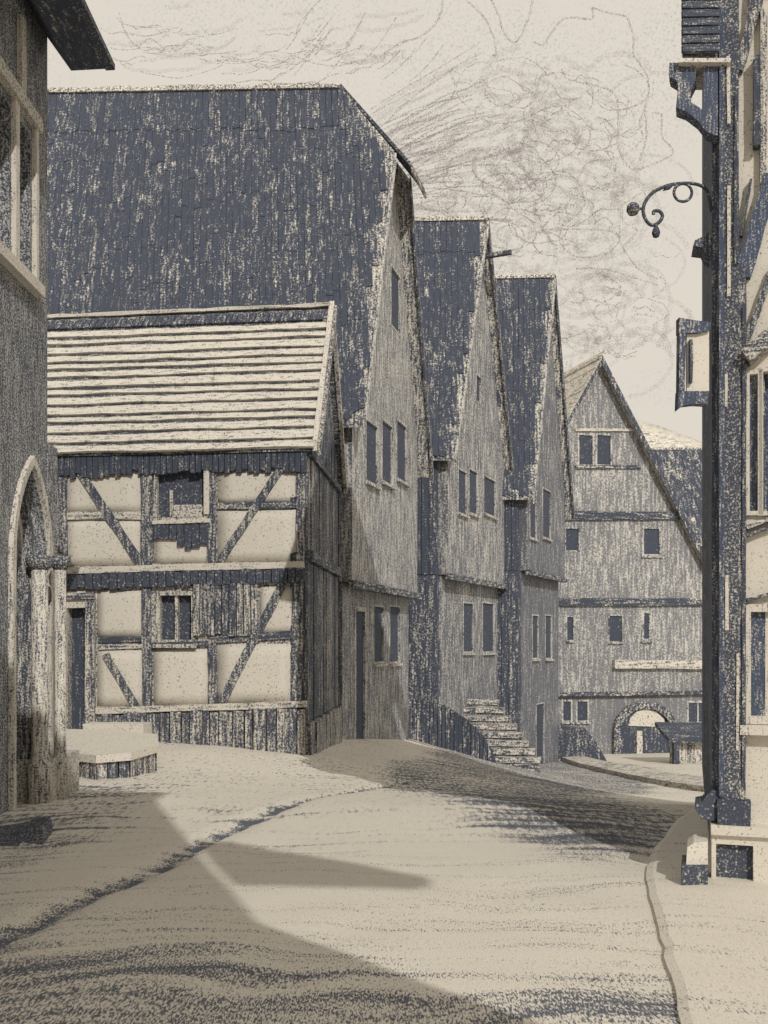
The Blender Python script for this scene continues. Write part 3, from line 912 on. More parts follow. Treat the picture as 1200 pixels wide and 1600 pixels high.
# doorstep platform
ds = thing('doorstep_platform', 'low stone platform with a pale top before the cottage door', 'doorstep', (XY(180, 13.4).x, 13.4, -.05))
tp = [P(98, 1180, 12.4), P(150, 1186, 12.0), P(205, 1180, 12.2), P(248, 1160, 13.0), P(246, 1150, 14.4), P(170, 1142, 15.0), P(96, 1146, 15.0)]
ztop = .25
tp = [V((p.x, p.y, ztop + .01 * i)) for i, p in enumerate(tp)]
prism('slab', tp, Z * -.10, cream(15, .10), ds)
front = tp[:5]
L_ = []
for a, b in zip(front, front[1:]):
    nseg = max(1, round((b - a).length / .13))
    for k in range(nseg): L_.append((a.lerp(b, k / nseg), a.lerp(b, (k + .86) / nseg)))
cen = sum(tp, V((0, 0, 0))) / len(tp)
for a, b in L_:
    inw = (cen - a); inw.z = 0; inw.normalize()
    j = rng.uniform(.02, .06)
    a2, b2 = a + inw * j, b + inw * j
    q = [a2 - Z * .105, b2 - Z * .105, b2 - Z * .75, a2 - Z * .75]
    prism('riser_stone', q, inw * .18, pencil(rng.choice([.8, .68, .55]), 14, 'v'), ds)
prism('core', [p + (cen - p) * .15 - Z * .102 for p in tp], Z * -.7, pencil(.8, 14, 'i'), ds)
tag(slab('threshold_stone', pf, pf.hit(150, 1130)[0], pf.hit(240, 1130)[0], .02, .24, .11, .55, cream(16, .12), None, jit=.02),
    'pale flat threshold stone at the foot of the cottage wall beside the door', 'stone')

# ------------------------------------------------------------------ left: tall stone building with pointed portal
TX = -3.72
pt_ = Plane((TX, 1.0, 0), (0, 1))      # e along +y, outward +x
tw_ = thing('stone_church', 'tall grey stone building with pointed portal and column shafts at the left edge', 'church', (TX, 8, 0))
MS = pencil(.60, 10, 'v', patch=.05, gran=.72, paper=(.56, .55, .525)); MSL = pencil(.20, 10, 'v'); MSD = pencil(.92, 10, 'v')
Yw = lambda u: TX * FOC / (u - 600)
def YZ(u, v): 
    y = Yw(u); return (y - 1.0, EYE + (HZ - v) / FOC * y)
hw = .50; yc = Yw(73) - 1.0 - hw
zsp = 2.52
def arch(half, rise, z0=-.6, spring=zsp, n=9, c=None):
    c = yc if c is None else c
    pts = [(c - half, z0), (c + half, z0)]
    # pointed: two circular arcs
    R = (half * half + rise * rise) / (2 * half)
    amax = math.asin(min(1, rise / R))
    right = []
    for k in range(n + 1):
        q = amax * k / n
        right.append((c + half - R + R * math.cos(q), spring + R * math.sin(q)))
    left = [(2 * c - a, z) for a, z in right[::-1]][1:]
    return pts[:1] + [pts[1]] + right + left
o_arch = arch(hw, 1.0)
wz0, wz1 = EYE + (HZ - 400) / FOC * Yw(24), EYE + (HZ - 178) / FOC * Yw(24)
win_a = (Yw(-22) - 1, Yw(15) - 1, wz0, wz1); win_b = (Yw(26) - 1, Yw(47) - 1, wz0, wz1)
wall_holes('wall', pt_, [(0, -1), (Yw(74) - 1, -1), (Yw(74) - 1, 13), (0, 13)], [o_arch, hole_of(win_a), hole_of(win_b)], .5, MS, tw_)
prism('side_wall', [V((TX - .02, Yw(74) - .03, -1)), V((TX - 5, Yw(74) + 5, -1)), V((TX - 5, Yw(74) + 5, 13)), V((TX - .02, Yw(74) - .03, 13))], V((-.3, -.4, 0)), MS, tw_)
prism('top_slab', [V((TX - .01, 1, 13.002)), V((TX - .01, Yw(74), 13.002)), V((TX - 5, Yw(74) + 5, 13.002)), V((TX - 5, 1, 13.002))], Z * .3, MS, tw_)
for r in (win_a, win_b):
    w = slab('window', pt_, r[0] - .02, r[1] + .02, r[2] - .02, r[3] + .02, -.34, -.28, MSD, tw_)
    am = (r[0] + r[1]) / 2
    slab('glazing_bar', pt_, am - .02, am + .02, r[2], r[3], -.27, -.2, pencil(.5, 10, 'v'), w)
for (a, wd) in ((Yw(20.5) - 1, .10), (Yw(52) - 1, .07), (Yw(-28) - 1, .1)):
    slab('window_jamb', pt_, a - wd / 2, a + wd / 2, wz0 - .12, wz1 + .14, -.3, .05, cream(10, .2, 'v'), tw_)
slab('window_sill', pt_, Yw(-30) - 1, Yw(56) - 1, wz0 - .22, wz0 - .1, -.3, .10, cream(10, .2), tw_)
slab('window_head', pt_, Yw(-30) - 1, Yw(56) - 1, wz1 + .1, wz1 + .24, -.3, .08, cream(10, .3), tw_)
slab('string_course', pt_, 2, Yw(33) - 1, EYE + (HZ - 8) / FOC * 9.6, EYE + (HZ + 30) / FOC * 9.6, -.02, .06, MS, tw_)
slab('pilaster', pt_, Yw(26.5) - 1, Yw(34) - 1, wz1 + .26, 12.5, -.02, .05, cream(10, .3, 'v'), tw_)
# archivolts stepping inwards
for half, rise, b0, b1, mat in ((hw + .05, 1.08, -.02, .05, pencil(.32, 10, 'v')), (hw - .09, .88, -.26, -.10, pencil(.75, 10, 'v')),
                                (hw - .18, .74, -.34, -.18, pencil(.3, 10, 'v')), (hw - .27, .58, -.44, -.30, pencil(.6, 10, 'v'))):
    out = arch(half + .03, rise + .04); inn = arch(half - .05, rise - .06)
    n_ = len(out)
    vs, fs = [], []
    for b in (b0, b1):
        vs += [pt_.pt(a, z, b) for a, z in out] + [pt_.pt(a, z, b) for a, z in inn]
    for k in range(1, n_ - 1 + 1):
        i, j = k, (k + 1) % n_
        if k == n_ - 1: j = 0
        fs += [(i, j, n_ + j, n_ + i), (2 * n_ + i, 3 * n_ + i, 3 * n_ + j, 2 * n_ + j), (i, 2 * n_ + i, 2 * n_ + j, j), (n_ + i, n_ + j, 3 * n_ + j, 3 * n_ + i)]
    solid('archivolt', vs, fs, mat, tw_)
prism('door', [pt_.pt(a, z, -.47) for a, z in arch(hw - .05, .9)], pt_.n * .04, pencil(.93, 10, 'v'), tw_)
for k in range(5):
    a = yc - hw + .07 + k * .175
    slab('door_board', pt_, a, a + .155, -.3, zsp + .4, -.429, -.41 + rng.uniform(0, .01), pencil(rng.choice([.9, .8]), 10, 'v'), tw_)
# shafts, capitals, bases
def shaft(u, r, x, capr, mat):
    y = x * FOC / (u - 600)
    b = V((x, y, 0))
    gz = terrain(x, y) - .1
    zc = EYE + (HZ - 888) / FOC * y
    s_ = lathe('column_shaft', b, [(r * 1.5, gz + .02), (r * 1.5, gz + .5), (r * 1.15, gz + .55), (r, gz + .62), (r, zc - .02)], mat, tw_)
    lathe('capital', b, [(r * 1.02, zc - .018), (r * 1.4, zc + .01), (capr, zc + .05), (capr, zc + .12), (r, zc + .14)], pencil(.7, 10, 'i'), s_)
    return b
shaft(62, .085, TX + .10, .14, pencil(.42, 10, 'v'))
shaft(94, .062, TX + .22, .11, pencil(.40, 10, 'v'))
slab('pier', pt_, Yw(50) - 1, Yw(90) - 1, -.6, EYE + (HZ - 890) / FOC * 10.5, -.3, .015, pencil(.7, 10, 'v'), tw_)
slab('plinth', pt_, Yw(48) - 1, Yw(94) - 1, -.6, EYE + (HZ - 1180) / FOC * 10.5, -.3, .22, pencil(.38, 10, 'i'), tw_)
slab('buttress', pt_, Yw(74) - 1.02, Yw(88) - 1, EYE + (HZ - 880) / FOC * 10.5, EYE + (HZ - 690) / FOC * 10.5, -.4, .012, MS, tw_)
# eaves
ex0, ex1 = TX - .4, XY(164, Yw(74)).x
zev = EYE + (HZ - 106) / FOC * Yw(74)
prism('eaves', [V((ex1, 1, zev)), V((ex1 - .38, 1, zev - .02)), V((TX, 1, zev + .34)), V((TX - .1, 1, zev + 1.15)), V((ex1 + .01, 1, zev + .10))],
      V((0, Yw(74) - 1 + .02, 0)), pencil(.95, 10, 'd'), tw_)
bar('eaves_edge', V((ex1 + .05, 1, zev + .03)), V((ex1 + .05, Yw(74) + .04, zev + .03)), Z * .035, V((.05, 0, 0)), pencil(.9, 10, 'i'), tw_)

# ------------------------------------------------------------------ right: timber-framed house with heavy corner post
C0 = XY(1123, 6.7)
sd = V((.318, 1, 0)).normalized(); fd = V((1, -.318, 0)).normalized()
pr = Plane(C0, fd)                       # front, towards the viewer
psd = Plane(C0 + sd * 6, -sd)            # street side; outward to the left
rh = thing('corner_post_house', 'timber-framed house with a massive dark corner post at the right edge', 'house', (C0.x, C0.y, 0))
DR = 6.7
m_rc = cream(DR, .07); m_rt = pencil(.82, DR, 'i', patch=.1); m_rd = pencil(.84, DR, 'v', ink=(.072, .090, .138))
rw1 = rect_of(pr, 1170, 585, 1186, 800); rw1b = rect_of(pr, 1190, 580, 1225, 800)
rw2 = rect_of(pr, 1172, 955, 1230, 1120)
FW = 4.0
zt = 10.5
z_b = terrain(C0.x, C0.y)
zpl = EYE - 300 / FOC * 6.65
wall_holes('wall', pr, [(.0, zpl), (FW, zpl), (FW, zt), (0, zt)], [hole_of(rw1), hole_of(rw1b), hole_of(rw2)], .3, m_rc, rh)
solid('side_wall', [C0 + sd * .02 - pr.e * 0 + Z * -.5, C0 + sd * 6 + Z * -.5, C0 + sd * 6 + Z * zt, C0 + sd * .02 + Z * zt] +
      [C0 + sd * .02 + fd * .3 + Z * -.5, C0 + sd * 6 + fd * .3 + Z * -.5, C0 + sd * 6 + fd * .3 + Z * zt, C0 + sd * .02 + fd * .3 + Z * zt], HEX, m_rd, rh)
prism('rear_wall', [C0 + sd * 6 + Z * -2, C0 + sd * 6 + fd * FW + Z * -2, C0 + sd * 6 + fd * FW + Z * zt, C0 + sd * 6 + Z * zt], sd * -.25, pencil(.6, DR, 'v'), rh)
prism('end_wall', [C0 + fd * FW + Z * -2, C0 + sd * 6 + fd * FW + Z * -2, C0 + sd * 6 + fd * FW + Z * zt, C0 + fd * FW + Z * zt], fd * -.25, pencil(.5, DR, 'v'), rh)
prism('roof', [C0 + fd * -.03 - sd * .5 + Z * (zt + .01), C0 + fd * (FW + .4) - sd * .5 + Z * (zt + .01), C0 + fd * (FW + .4) + sd * 3 + Z * (zt + 4), C0 + fd * -.03 + sd * 3 + Z * (zt + 4)], Z * .2, pencil(.85, DR, 'r'), rh)
prism('roof', [C0 + fd * -.03 + sd * 6.5 + Z * (zt + .01), C0 + fd * (FW + .4) + sd * 6.5 + Z * (zt + .01), C0 + fd * (FW + .4) + sd * 3 + Z * (zt + 4), C0 + fd * -.03 + sd * 3 + Z * (zt + 4)], Z * .2, pencil(.85, DR, 'r'), rh)
# side boards (dark) and corner post
def side_bar(nm, v0, v1, off, w, mat):
    p0 = P(0, v0, 6.7).z; p1 = P(0, v1, 6.7).z
    c = C0 + sd * off
    bar(nm, V((c.x, c.y, p0)) - fd * .02, V((c.x, c.y, p1)) - fd * .02, sd * w, fd * .03, mat, rh, seg=10)
for k in range(12):
    c = C0 + sd * (.26 + k * .48)
    bar('board', V((c.x, c.y, 0.1)) - fd * .02, V((c.x, c.y, zt - .2)) - fd * .02, sd * .23, fd * (.02 + rng.uniform(0, .008)), pencil(.80, DR, 'v', ink=(.085, .105, .155)), rh, seg=4, jit=.03)
post = beam_uv('corner_post', pr, 1138, -60, 1138, 1246, 29, m_rt, rh, proud=.09, depth=.20, seg=14, jit=.05)
beam_uv('post_cheek', pr, 1158, 420, 1157, 1246, 13, pencil(.74, DR, 'v'), post, proud=.082, depth=.16, seg=14, jit=.18)
beam_uv('post_edge', pr, 1127, -60, 1127, 1240, 8, m_rd, post, proud=.115, depth=.1, seg=12, jit=.15)
beam_uv('post_fillet', pr, 1138, 300, 1138, 470, 5, cream(DR, .2), post, proud=.100, depth=.08)
beam_uv('post_fillet', pr, 1134, 590, 1134, 640, 4, cream(DR, .2), post, proud=.100, depth=.08)
beam_uv('post_fillet', pr, 1135, 900, 1135, 985, 5, cream(DR, .2), post, proud=.100, depth=.08)
beam_uv('post_fillet', pr, 1137, 100, 1138, 205, 5, cream(DR, .2), post, proud=.100, depth=.08)
beam_uv('post_fillet', pr, 1152, 1020, 1151, 1170, 4, cream(DR, .3), post, proud=.100, depth=.08)
beam_uv('post_edge', pr, 1162, 480, 1161, 1230, 5, pencil(.85, DR, 'v'), post, proud=.094, depth=.1, seg=12, jit=.2)
beam_uv('post_edge', pr, 1150, 160, 1149, 420, 6, pencil(.85, DR, 'v'), post, proud=.104, depth=.1, seg=12, jit=.2)
# braces of the front
beam_uv('brace', pr, 1194, -30, 1153, 116, 15, pencil(.66, DR, 'v'), rh, proud=.06, depth=.1)
beam_uv('brace', pr, 1173, -30, 1168, 62, 5, pencil(.6, DR, 'v'), rh, proud=.05, depth=.1)
beam_uv('stud', pr, 1181, 96, 1181, 235, 9, pencil(.88, DR, 'v'), rh, proud=.075, depth=.1)
beam_uv('stud', pr, 1193, 20, 1192, 300, 10, pencil(.5, DR, 'v'), rh, proud=.05, depth=.1)
beam_uv('brace', pr, 1173, 284, 1158, 372, 4, pencil(.8, DR, 'v'), rh, proud=.05, depth=.1)
beam_uv('brace', pr, 1206, 278, 1160, 436, 25, pencil(.85, DR, 'v', ink=(.075, .098, .155)), rh, proud=.065, depth=.1)
beam_uv('brace', pr, 1208, 420, 1163, 542, 10, pencil(.7, DR, 'v'), rh, proud=.055, depth=.1)
beam_uv('window_hood', pr, 1164, 566, 1235, 505, 22, pencil(.62, DR, 'h'), rh, proud=.16, depth=.24)
beam_uv('rail', pr, 1166, 838, 1235, 812, 5, pencil(.75, DR, 'h'), rh, proud=.06, depth=.1)
beam_uv('rail', pr, 1166, 826, 1235, 800, 6, pencil(.5, DR, 'h'), rh, proud=.08, depth=.1)
beam_uv('rail', pr, 1166, 938, 1235, 920, 5, pencil(.8, DR, 'h'), rh, proud=.06, depth=.1)
for r in (rw1, rw1b): window(pr, r, rh, m_rd, cream(DR, .12, 'v'), fw=.025, sill=False, deep=.08)
window(pr, rw2, rh, pencil(.82, DR, 'v'), cream(DR, .2, 'v'), fw=.05, mull=1, trans=1, deep=.10)
# stone foot, plinth, cellar opening
f_r = rect_of(pr, 1115, 1290, 1300, 1440)
pc = [(-.02, zpl), (FW, zpl), (FW, -.6), (-.02, -.6)]
ch = rect_of(pr, 1114, 1320, 1177, 1396, b=.10)
ch = (max(ch[0], -.02), ch[1], ch[2], ch[3])
wall_holes('plinth', pr, [(-.05, -.6), (FW, -.6), (FW, zpl - .004), (-.05, zpl - .004)], [hole_of((ch[0], ch[1], ch[2], ch[3]))], .5, cream(8, .06), rh, b=.10)
slab('cellar_hatch', pr, ch[0] - .02, ch[1] + .02, ch[2] - .02, ch[3] + .02, -.02, .05, pencil(.9, 8, 'i'), rh)
slab('plinth_cap', pr, -.06, FW, zpl, zpl + .07, -.01, .14, cream(8, .05), rh, jit=.01)
slab('post_foot', pr, -.02, .21, zpl + .072, zpl + .24, -.02, .12, pencil(.97, 8, 'i'), rh, jit=.012)
sf = [P(1112, 1235, 6.62), P(1104, 1244, 6.62), P(1098, 1252, 6.62), P(1087, 1254, 6.62), P(1086, 1264, 6.62), P(1096, 1280, 6.62), P(1116, 1282, 6.62), P(1128, 1270, 6.62), P(1128, 1238, 6.62)]
prism('corner_stone', sf, sd * .25, pencil(.95, 8, 'i'), rh)
cb = [P(1066, 1362, 6.5), P(1068, 1326, 6.5), P(1080, 1316, 6.5), P(1104, 1316, 6.5), P(1104, 1392, 6.4), P(1064, 1392, 6.4)]
# buttress block beside the cellar opening
bb = thing('mounting_block', 'pale stone block with a dark foot at the base of the corner-post house', 'stone', (XY(1086, 6.6).x, 6.6, 0))
prism('block', [P(1072, 1352, 6.5), P(1074, 1324, 6.5), P(1084, 1317, 6.5), P(1106, 1315, 6.5), P(1106, 1352, 6.5)], V((.09, .28, 0)), cream(8, .05), bb)
prism('foot', [P(1066, 1353, 6.46), P(1106, 1353, 6.46), P(1106, 1398, 6.46), P(1064, 1398, 6.46)], V((.10, .33, 0)), pencil(.85, 8, 'i'), bb)

# oriel, bracket, mouldings on the street side
SY = 6.60
orl = prism('oriel', [P(1066, 90, SY), P(1122, 90, SY), P(1122, -120, SY), P(1066, -120, SY)], sd * .30, pencil(.8, DR, 'h'), rh)
for k in range(15):
    v = 84 - k * 13.5
    o_ = prism('shingle_course', [P(1064.5, v, SY - .03), P(1122, v - 1, SY - .03), P(1122, v - 12, SY - .02), P(1064.5, v - 11, SY - .02)], V((0, -.03, 0)),
               pencil(rng.choice([.95, .88, .82]), DR, 'h'), orl)
prism('oriel_sill', [P(1060, 97, SY - .05), P(1142, 97, SY - .05), P(1142, 90.5, SY - .05), P(1060, 90.5, SY - .05)], sd * .35, cream(DR, .25), orl)
br = [(1046, 98), (1045, 112), (1047, 120), (1057, 126), (1060, 134), (1056, 166), (1068, 171), (1088, 187), (1103, 206), (1120, 210), (1120, 150), (1102, 160), (1098, 172), (1092, 166), (1080, 160), (1079, 138), (1088, 122), (1088, 100), (1098, 100), (1098, 150), (1122, 152), (1122, 98)]
br = [(1046, 98), (1045, 112), (1047, 120), (1057, 126), (1060, 134), (1056, 168), (1072, 174), (1090, 188), (1104, 206), (1122, 212), (1122, 98),
      (1099, 98), (1099, 172), (1090, 166), (1080, 160), (1079, 140), (1087, 124), (1088, 98)]
prism('oriel_bracket', [P(u, v, SY) for u, v in br], V((.04, .12, 0)), m_rd, rh)
mo = [(1112, 358), (1102, 368), (1086, 375), (1083, 384), (1098, 386), (1104, 397), (1112, 402)]
prism('moulding', [P(u, v, 6.75) for u, v in mo], V((.05, .2, 0)), m_rd, rh)
# open casement on the street side
SYc = 6.56
cas = prism('open_casement', [P(1073, 516, SYc + .03), P(1108, 516, SYc + .03), P(1108, 614, SYc + .03), P(1073, 614, SYc + .03)], V((0, .02, 0)), cream(DR, .03), rh)
def fbar(q, name='casement_frame', m=m_rd, d=.07, y=SYc): return prism(name, [P(u, v, y) for u, v in q], V((0, d, 0)), m, cas)
fbar([(1061, 496), (1084, 500), (1110, 503), (1110, 515), (1092, 520), (1061, 520)])
fbar([(1062, 521), (1072, 521), (1070, 610), (1061, 610)])
fbar([(1060, 611), (1108, 611), (1106, 632), (1085, 631), (1068, 633), (1059, 640)])
fbar([(1078, 530), (1083, 530), (1083, 566), (1082, 598), (1078, 598)], 'glazing_bar', pencil(.85, DR, 'v'), .03, SYc - .004)
# wrought iron sign hanger
ih = thing('iron_sign_hanger', 'curled wrought iron sign hanger on the corner-post house', 'hanger', P(1108, 305, 6.75))
hp_ = lambda pts: [P(u, v, 6.75) for u, v in pts]
m_ir = pencil(.95, 9, 'i', rough=.6)
tube('arm', smoothpath(hp_([(1112, 330), (1107, 304), (1100, 293), (1084, 287), (1060, 287), (1040, 291), (1020, 301), (1008, 316), (1005, 331), (1010, 345), (1019, 352), (1030, 347), (1035, 337), (1030, 330), (1022, 330), (1021, 335)])), .0125, m_ir, ih)
ring_ = [(1067 + 14 * math.cos(q), 301 + 14 * math.sin(q)) for q in [2 * math.pi * k / 24 for k in range(25)]]
tube('ring', hp_(ring_), .0105, m_ir, ih)
tube('leaf', hp_([(1052, 287), (1044, 293), (1036, 298)]), [.010, .018, .003], m_ir, ih)
lathe('finial_ball', P(989, 337, 6.75), [(.004, 0), (.03, .009), (.046, .037), (.043, .067), (.026, .086), (.004, .094)], pencil(.75, 9, 'i'), ih, 14)
tube('finial_stem', hp_([(1006, 326), (997, 326)]), .010, m_ir, ih)
lathe('drop', P(1025, 372, 6.75), [(.003, 0), (.021, .009), (.03, .037), (.022, .063), (.009, .09)], m_ir, ih, 12)

# pavement in front of the right house
pvp = [(1083, 9.6), (1024, 7.7), (1008, 6.9), (1022, 5.9), (1040, 5.1), (1060, 4.35), (1078, 3.2)]
pvp = [(u + rng.uniform(-3, 3), y) for (u0, y0), (u1, y1) in zip(pvp, pvp[1:]) for k in range(5) for u, y in [(u0 + (u1 - u0) * k / 5, y0 + (y1 - y0) * k / 5)]] + pvp[-1:]
pvv, pvf = [], []
for k, (u, Y) in enumerate(pvp):
    p = XY(u, Y)
    x1 = 6.0
    for x, dz in ((p.x - .005, -.2), (p.x, .02), (p.x + .05, .036), (p.x + .5, .045), (p.x + 1.2, .05), (x1, .05)):
        pvv.append((x, Y, terrain(min(x, 4), Y) + dz))
for k in range(len(pvp) - 1):
    for i in range(5): pvf.append((k * 6 + i, (k + 1) * 6 + i, (k + 1) * 6 + i + 1, k * 6 + i + 1))
pvo = solid('pavement', pvv, pvf, M_GROUND, None, recalc=False)
tag(pvo, 'pale pavement strip along the right-hand house', kind='structure')

# stone lying by the portal
stv = [P(-30, 1322, 7.9), P(66, 1322, 7.9), P(70, 1312, 8.0), P(66, 1290, 8.2), P(44, 1294, 8.3), P(16, 1302, 8.2), P(-30, 1308, 8.2)]
prism('fallen_stone', stv, V((-.05, .35, .02)), pencil(.85, 8, 'i'))
tag(bpy.data.objects['fallen_stone'], 'dark wedge-shaped stone lying on the street before the church portal', 'stone')

# ------------------------------------------------------------------ unseen houses added behind the viewer, shaped to shade the foreground
ga = thing('gabled_shadow_caster', 'unseen gabled house added behind the viewer to shade the foreground', 'house', (3.2, -7, 0))
mb = pencil(.4, 10, 'v')
prism('wall', [V((.9, -6.02, -1)), V((5.6, -6.02, -1)), V((5.6, -6.02, 6.2)), V((3.2, -6.02, 8.95)), V((.9, -6.02, 6.2))], V((0, -6, 0)), mb, ga)
for s_ in (-1, 1):
    prism('roof', [V((3.2, -5.9, 9.1)), V((3.2 + s_ * 2.75, -5.9, 5.9)), V((3.2 + s_ * 2.75, -5.9, 5.7)), V((3.2, -5.9, 8.9))], V((0, -6.3, 0)), pencil(.85, 10, 'r'), ga)
tb = thing('tower_shadow_caster', 'unseen tall house with a side pent wedge, added behind the viewer to shade the foreground', 'house', (4, -13, 0))
prism('wall', [V((1.5, -12.5, -1)), V((6.05, -12.5, -1)), V((6.05, -12.5, 17.2)), V((1.5, -12.5, 17.2))], V((0, -3, 0)), mb, tb)
prism('roof', [V((1.3, -12.4, 17.25)), V((6.25, -12.4, 17.25)), V((3.8, -13.9, 19.5))], V((0, -3, 0)), pencil(.85, 10, 'r'), tb)
prism('shadow_wedge', [V((6.04, -12.1, 15.2)), V((7.35, -12.1, 14.12)), V((7.2, -12.1, 14.06)), V((6.04, -12.1, 14.15))], V((0, -.22, 0)), pencil(.85, 10, 'r'), tb)  # slim wedge added to throw the tongue of shadow

# ------------------------------------------------------------------ scribbled clouds, far off
def cloud_material(amax=.80, lo=.47, hi=.66):
    m = bpy.data.materials.new('cloud_wisp'); m.use_nodes = True
    nt = m.node_tree; N = nt.nodes; L = nt.links
    bs = N['Principled BSDF']
    bs.inputs['Base Color'].default_value = (.40, .38, .385, 1); bs.inputs['Roughness'].default_value = 1
    bs.inputs['Specular IOR Level'].default_value = 0
    tr = N.new('ShaderNodeBsdfTransparent'); mx = N.new('ShaderNodeMixShader')
    geo = N.new('ShaderNodeNewGeometry')
    n = N.new('ShaderNodeTexNoise'); n.inputs['Scale'].default_value = 2.9; n.inputs['Detail'].default_value = 1
    L.new(geo.outputs['Position'], n.inputs['Vector'])
    mr = N.new('ShaderNodeMapRange')
    mr.inputs['From Min'].default_value = lo; mr.inputs['From Max'].default_value = hi
    mr.inputs['To Min'].default_value = 0; mr.inputs['To Max'].default_value = amax
    L.new(n.outputs['Fac'], mr.inputs['Value']); L.new(mr.outputs[0], mx.inputs[0])
    L.new(tr.outputs[0], mx.inputs[1]); L.new(bs.outputs[0], mx.inputs[2])
    L.new(mx.outputs[0], N['Material Output'].inputs['Surface'])
    return m
M_CL = cloud_material()
def cloud(label, strokes, mat=None):
    vs, fs = [], []
    for pts, r in strokes:
        Y0 = 225 + rng.uniform(-8, 8)
        pp = smoothpath([P(u, v, Y0 + rng.uniform(-1, 1)) for u, v in pts], 5)
        a, b = tube_data(pp, r * 1.5 if r < .19 else r, 4)
        k = len(vs); vs += a; fs += [tuple(i + k for i in f) for f in b]
    o = solid('cloud', vs, fs, mat or M_CL, None, smooth=True, recalc=False)
    tag(o, label, 'cloud', 'thin scribbled clouds', 'stuff')
def arc(cx, cy, rx, ry, a0, a1, n=9, wob=3, tilt=0):
    out = []
    for k in range(n):
        q = a0 + (a1 - a0) * k / (n - 1)
        x, y = rx * math.cos(q), ry * math.sin(q)
        out.append((cx + x * math.cos(tilt) - y * math.sin(tilt) + rng.uniform(-wob, wob),
                    cy + x * math.sin(tilt) + y * math.cos(tilt) + rng.uniform(-wob, wob)))
    return out
R1, R2 = .26, .2
st = [([(925, 12), (952, 20), (978, 26), (986, 45), (990, 60), (990, 88), (1000, 100), (1012, 122), (1013, 150), (1008, 170), (1010, 215), (1000, 250)], R1),
      ([(925, 12), (926, 30), (905, 28), (882, 29), (866, 45), (848, 70), (835, 66)], R1),
      ([(832, 0), (828, 20), (820, 42), (812, 60), (802, 66), (788, 52), (778, 22), (768, 0)], R1),
      ([(724, -4), (748, 18), (762, 36), (772, 62), (775, 86), (770, 86)], R1),
      ([(878, 108), (884, 122), (905, 128), (940, 136), (962, 150), (966, 190), (966, 230), (984, 262), (1006, 262), (1046, 244), (1050, 232), (1034, 212), (1034, 180), (1020, 176)], R1),
      ([(1008, 165), (1000, 190), (1004, 215), (992, 230)], R2), ([(900, 420), (940, 420), (985, 432), (1028, 446)], R2),
      ([(860, 360), (900, 358), (958, 362), (970, 380), (985, 405), (1000, 422), (1028, 436)], R2)]
for k in range(95):
    cx = rng.gauss(860, 62); cy = rng.gauss(270, 95)
    if cx < 700 or cy < 110: continue
    rx = rng.uniform(10, 55); a0 = rng.uniform(0, 6.3)
    st.append((arc(cx, cy, rx, rx * rng.uniform(.5, .9), a0, a0 + rng.uniform(1.6, 4.5)), rng.uniform(.07, .13)))
for k in range(26):
    cx = rng.uniform(890, 1010); cy = rng.uniform(440, 580); rx = rng.uniform(10, 40); a0 = rng.uniform(0, 6.3)
    st.append((arc(cx, cy, rx, rx * .6, a0, a0 + rng.uniform(1.6, 4)), rng.uniform(.07, .12)))
cloud('scribbled billowing cloud above the end house, right part of the sky', st)
st = []
for k in range(58):                                    # fan spreading right from the big roof's peak
    t = rng.uniform(0, 1)
    u0 = rng.uniform(560, 640); v0 = 150 + t * 170 + (u0 - 560) * .8
    ln = rng.uniform(70, 210); an = math.radians(-34 + 38 * t + rng.uniform(-5, 5))
    bend = rng.uniform(-14, 4)
    st.append(([(u0 + ln * q * math.cos(an) + rng.uniform(-2, 2), v0 + ln * q * math.sin(an) + bend * math.sin(q * 3.14) + rng.uniform(-2, 2)) for q in (0, .25, .5, .75, 1)], rng.uniform(.08, .15)))
for k in range(12):
    st.append((arc(rng.uniform(650, 790), rng.uniform(110, 420), rng.uniform(15, 50), rng.uniform(12, 30), rng.uniform(0, 6), rng.uniform(7, 10)), .09))
cloud('fan of sweeping scribbled cloud lines right of the big roof', st)
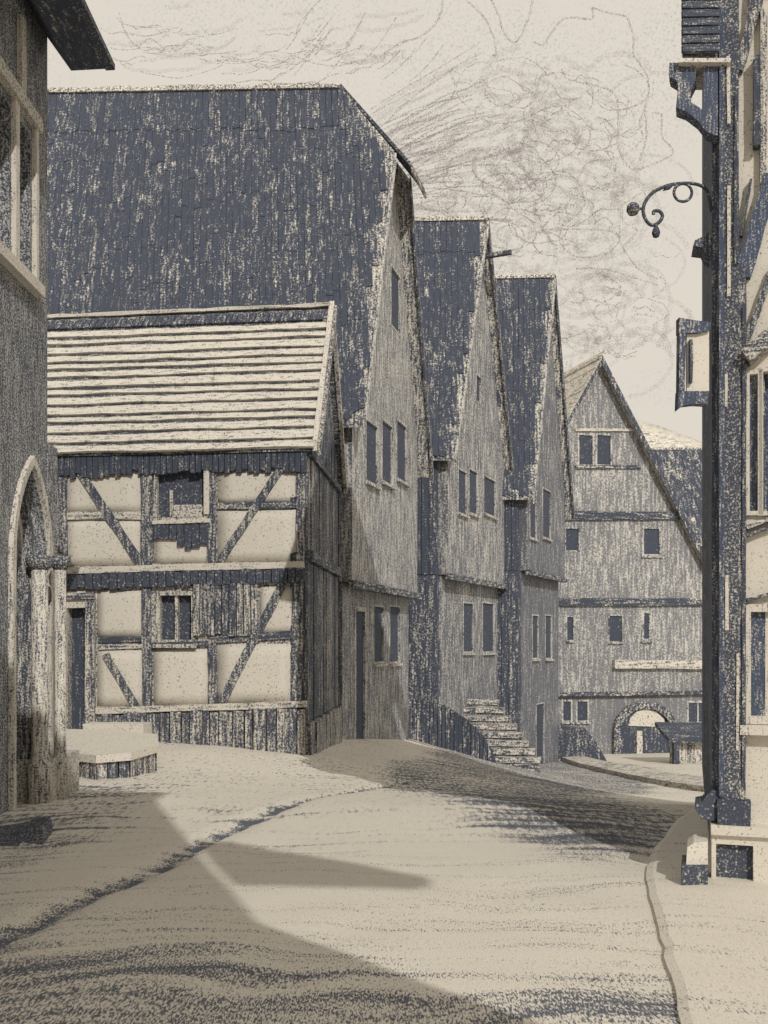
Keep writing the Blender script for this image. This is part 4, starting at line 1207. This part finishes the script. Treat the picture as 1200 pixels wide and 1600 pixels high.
st = [([(692, -4), (690, 16), (678, 40), (655, 58), (628, 66), (600, 84)], R1), ([(500, 0), (480, 22), (468, 36), (462, 60)], R2),
      ([(186, 20), (196, 50), (214, 72), (235, 60), (258, 78)], R2)]
for k in range(34):
    cx = rng.uniform(180, 560); cy = 118 - abs(rng.gauss(0, 36)) ; rx = rng.uniform(20, 90)
    a0 = rng.uniform(.2, 1.2)
    st.append((arc(cx, cy - 22, rx, rx * rng.uniform(.2, .45), a0, a0 + rng.uniform(1.0, 2.2), tilt=rng.uniform(-.25, .1)), rng.uniform(.07, .12)))
for k in range(16):
    x = rng.uniform(420, 640); y = rng.uniform(0, 70); an = math.radians(rng.uniform(-60, -35)); ln = rng.uniform(30, 90)
    st.append(([(x + ln * q * math.cos(an), y + 60 + ln * q * math.sin(an) + 5 * math.sin(q * 3)) for q in (0, .3, .6, 1)], .10))
cloud('faint scribbled cloud lines above the ridge of the big roof, left part of the sky', st)
st = []
for k in range(230):                                   # broad soft shading strokes inside the cloud bank
    if k < 160: cx, cy = rng.gauss(835, 85), rng.gauss(280, 100)
    else: cx, cy = rng.gauss(950, 55), rng.gauss(480, 60)
    if cx < 640 or cx > 1030 or cy < 110 or cy > 590: continue
    rx = rng.uniform(36, 85); a0 = rng.uniform(0, 6.3)
    st.append((arc(cx, cy, rx, rx * rng.uniform(.6, .9), a0, a0 + rng.uniform(.9, 2.2), wob=1.5), rng.uniform(.35, .8)))
for k in range(40):
    t = rng.uniform(0, 1); u0 = rng.uniform(570, 660); v0 = 165 + t * 180 + (u0 - 570) * .7
    ln = rng.uniform(80, 190); an = math.radians(-32 + 38 * t)
    st.append(([(u0 + ln * q * math.cos(an), v0 + ln * q * math.sin(an) - 8 * math.sin(q * 3.1) + rng.uniform(-2, 2)) for q in (0, .33, .66, 1)], rng.uniform(.3, .6)))
for k in range(26):
    cx = rng.uniform(190, 600); cy = 100 - abs(rng.gauss(0, 45)); rx = rng.uniform(30, 90)
    st.append((arc(cx, cy - 15, rx, rx * .3, .4, rng.uniform(1.6, 2.8), tilt=rng.uniform(-.2, .1)), rng.uniform(.3, .6)))
cloud('soft grey shading of the cloud bank behind the gables', st, cloud_material(.26, .46, .64))
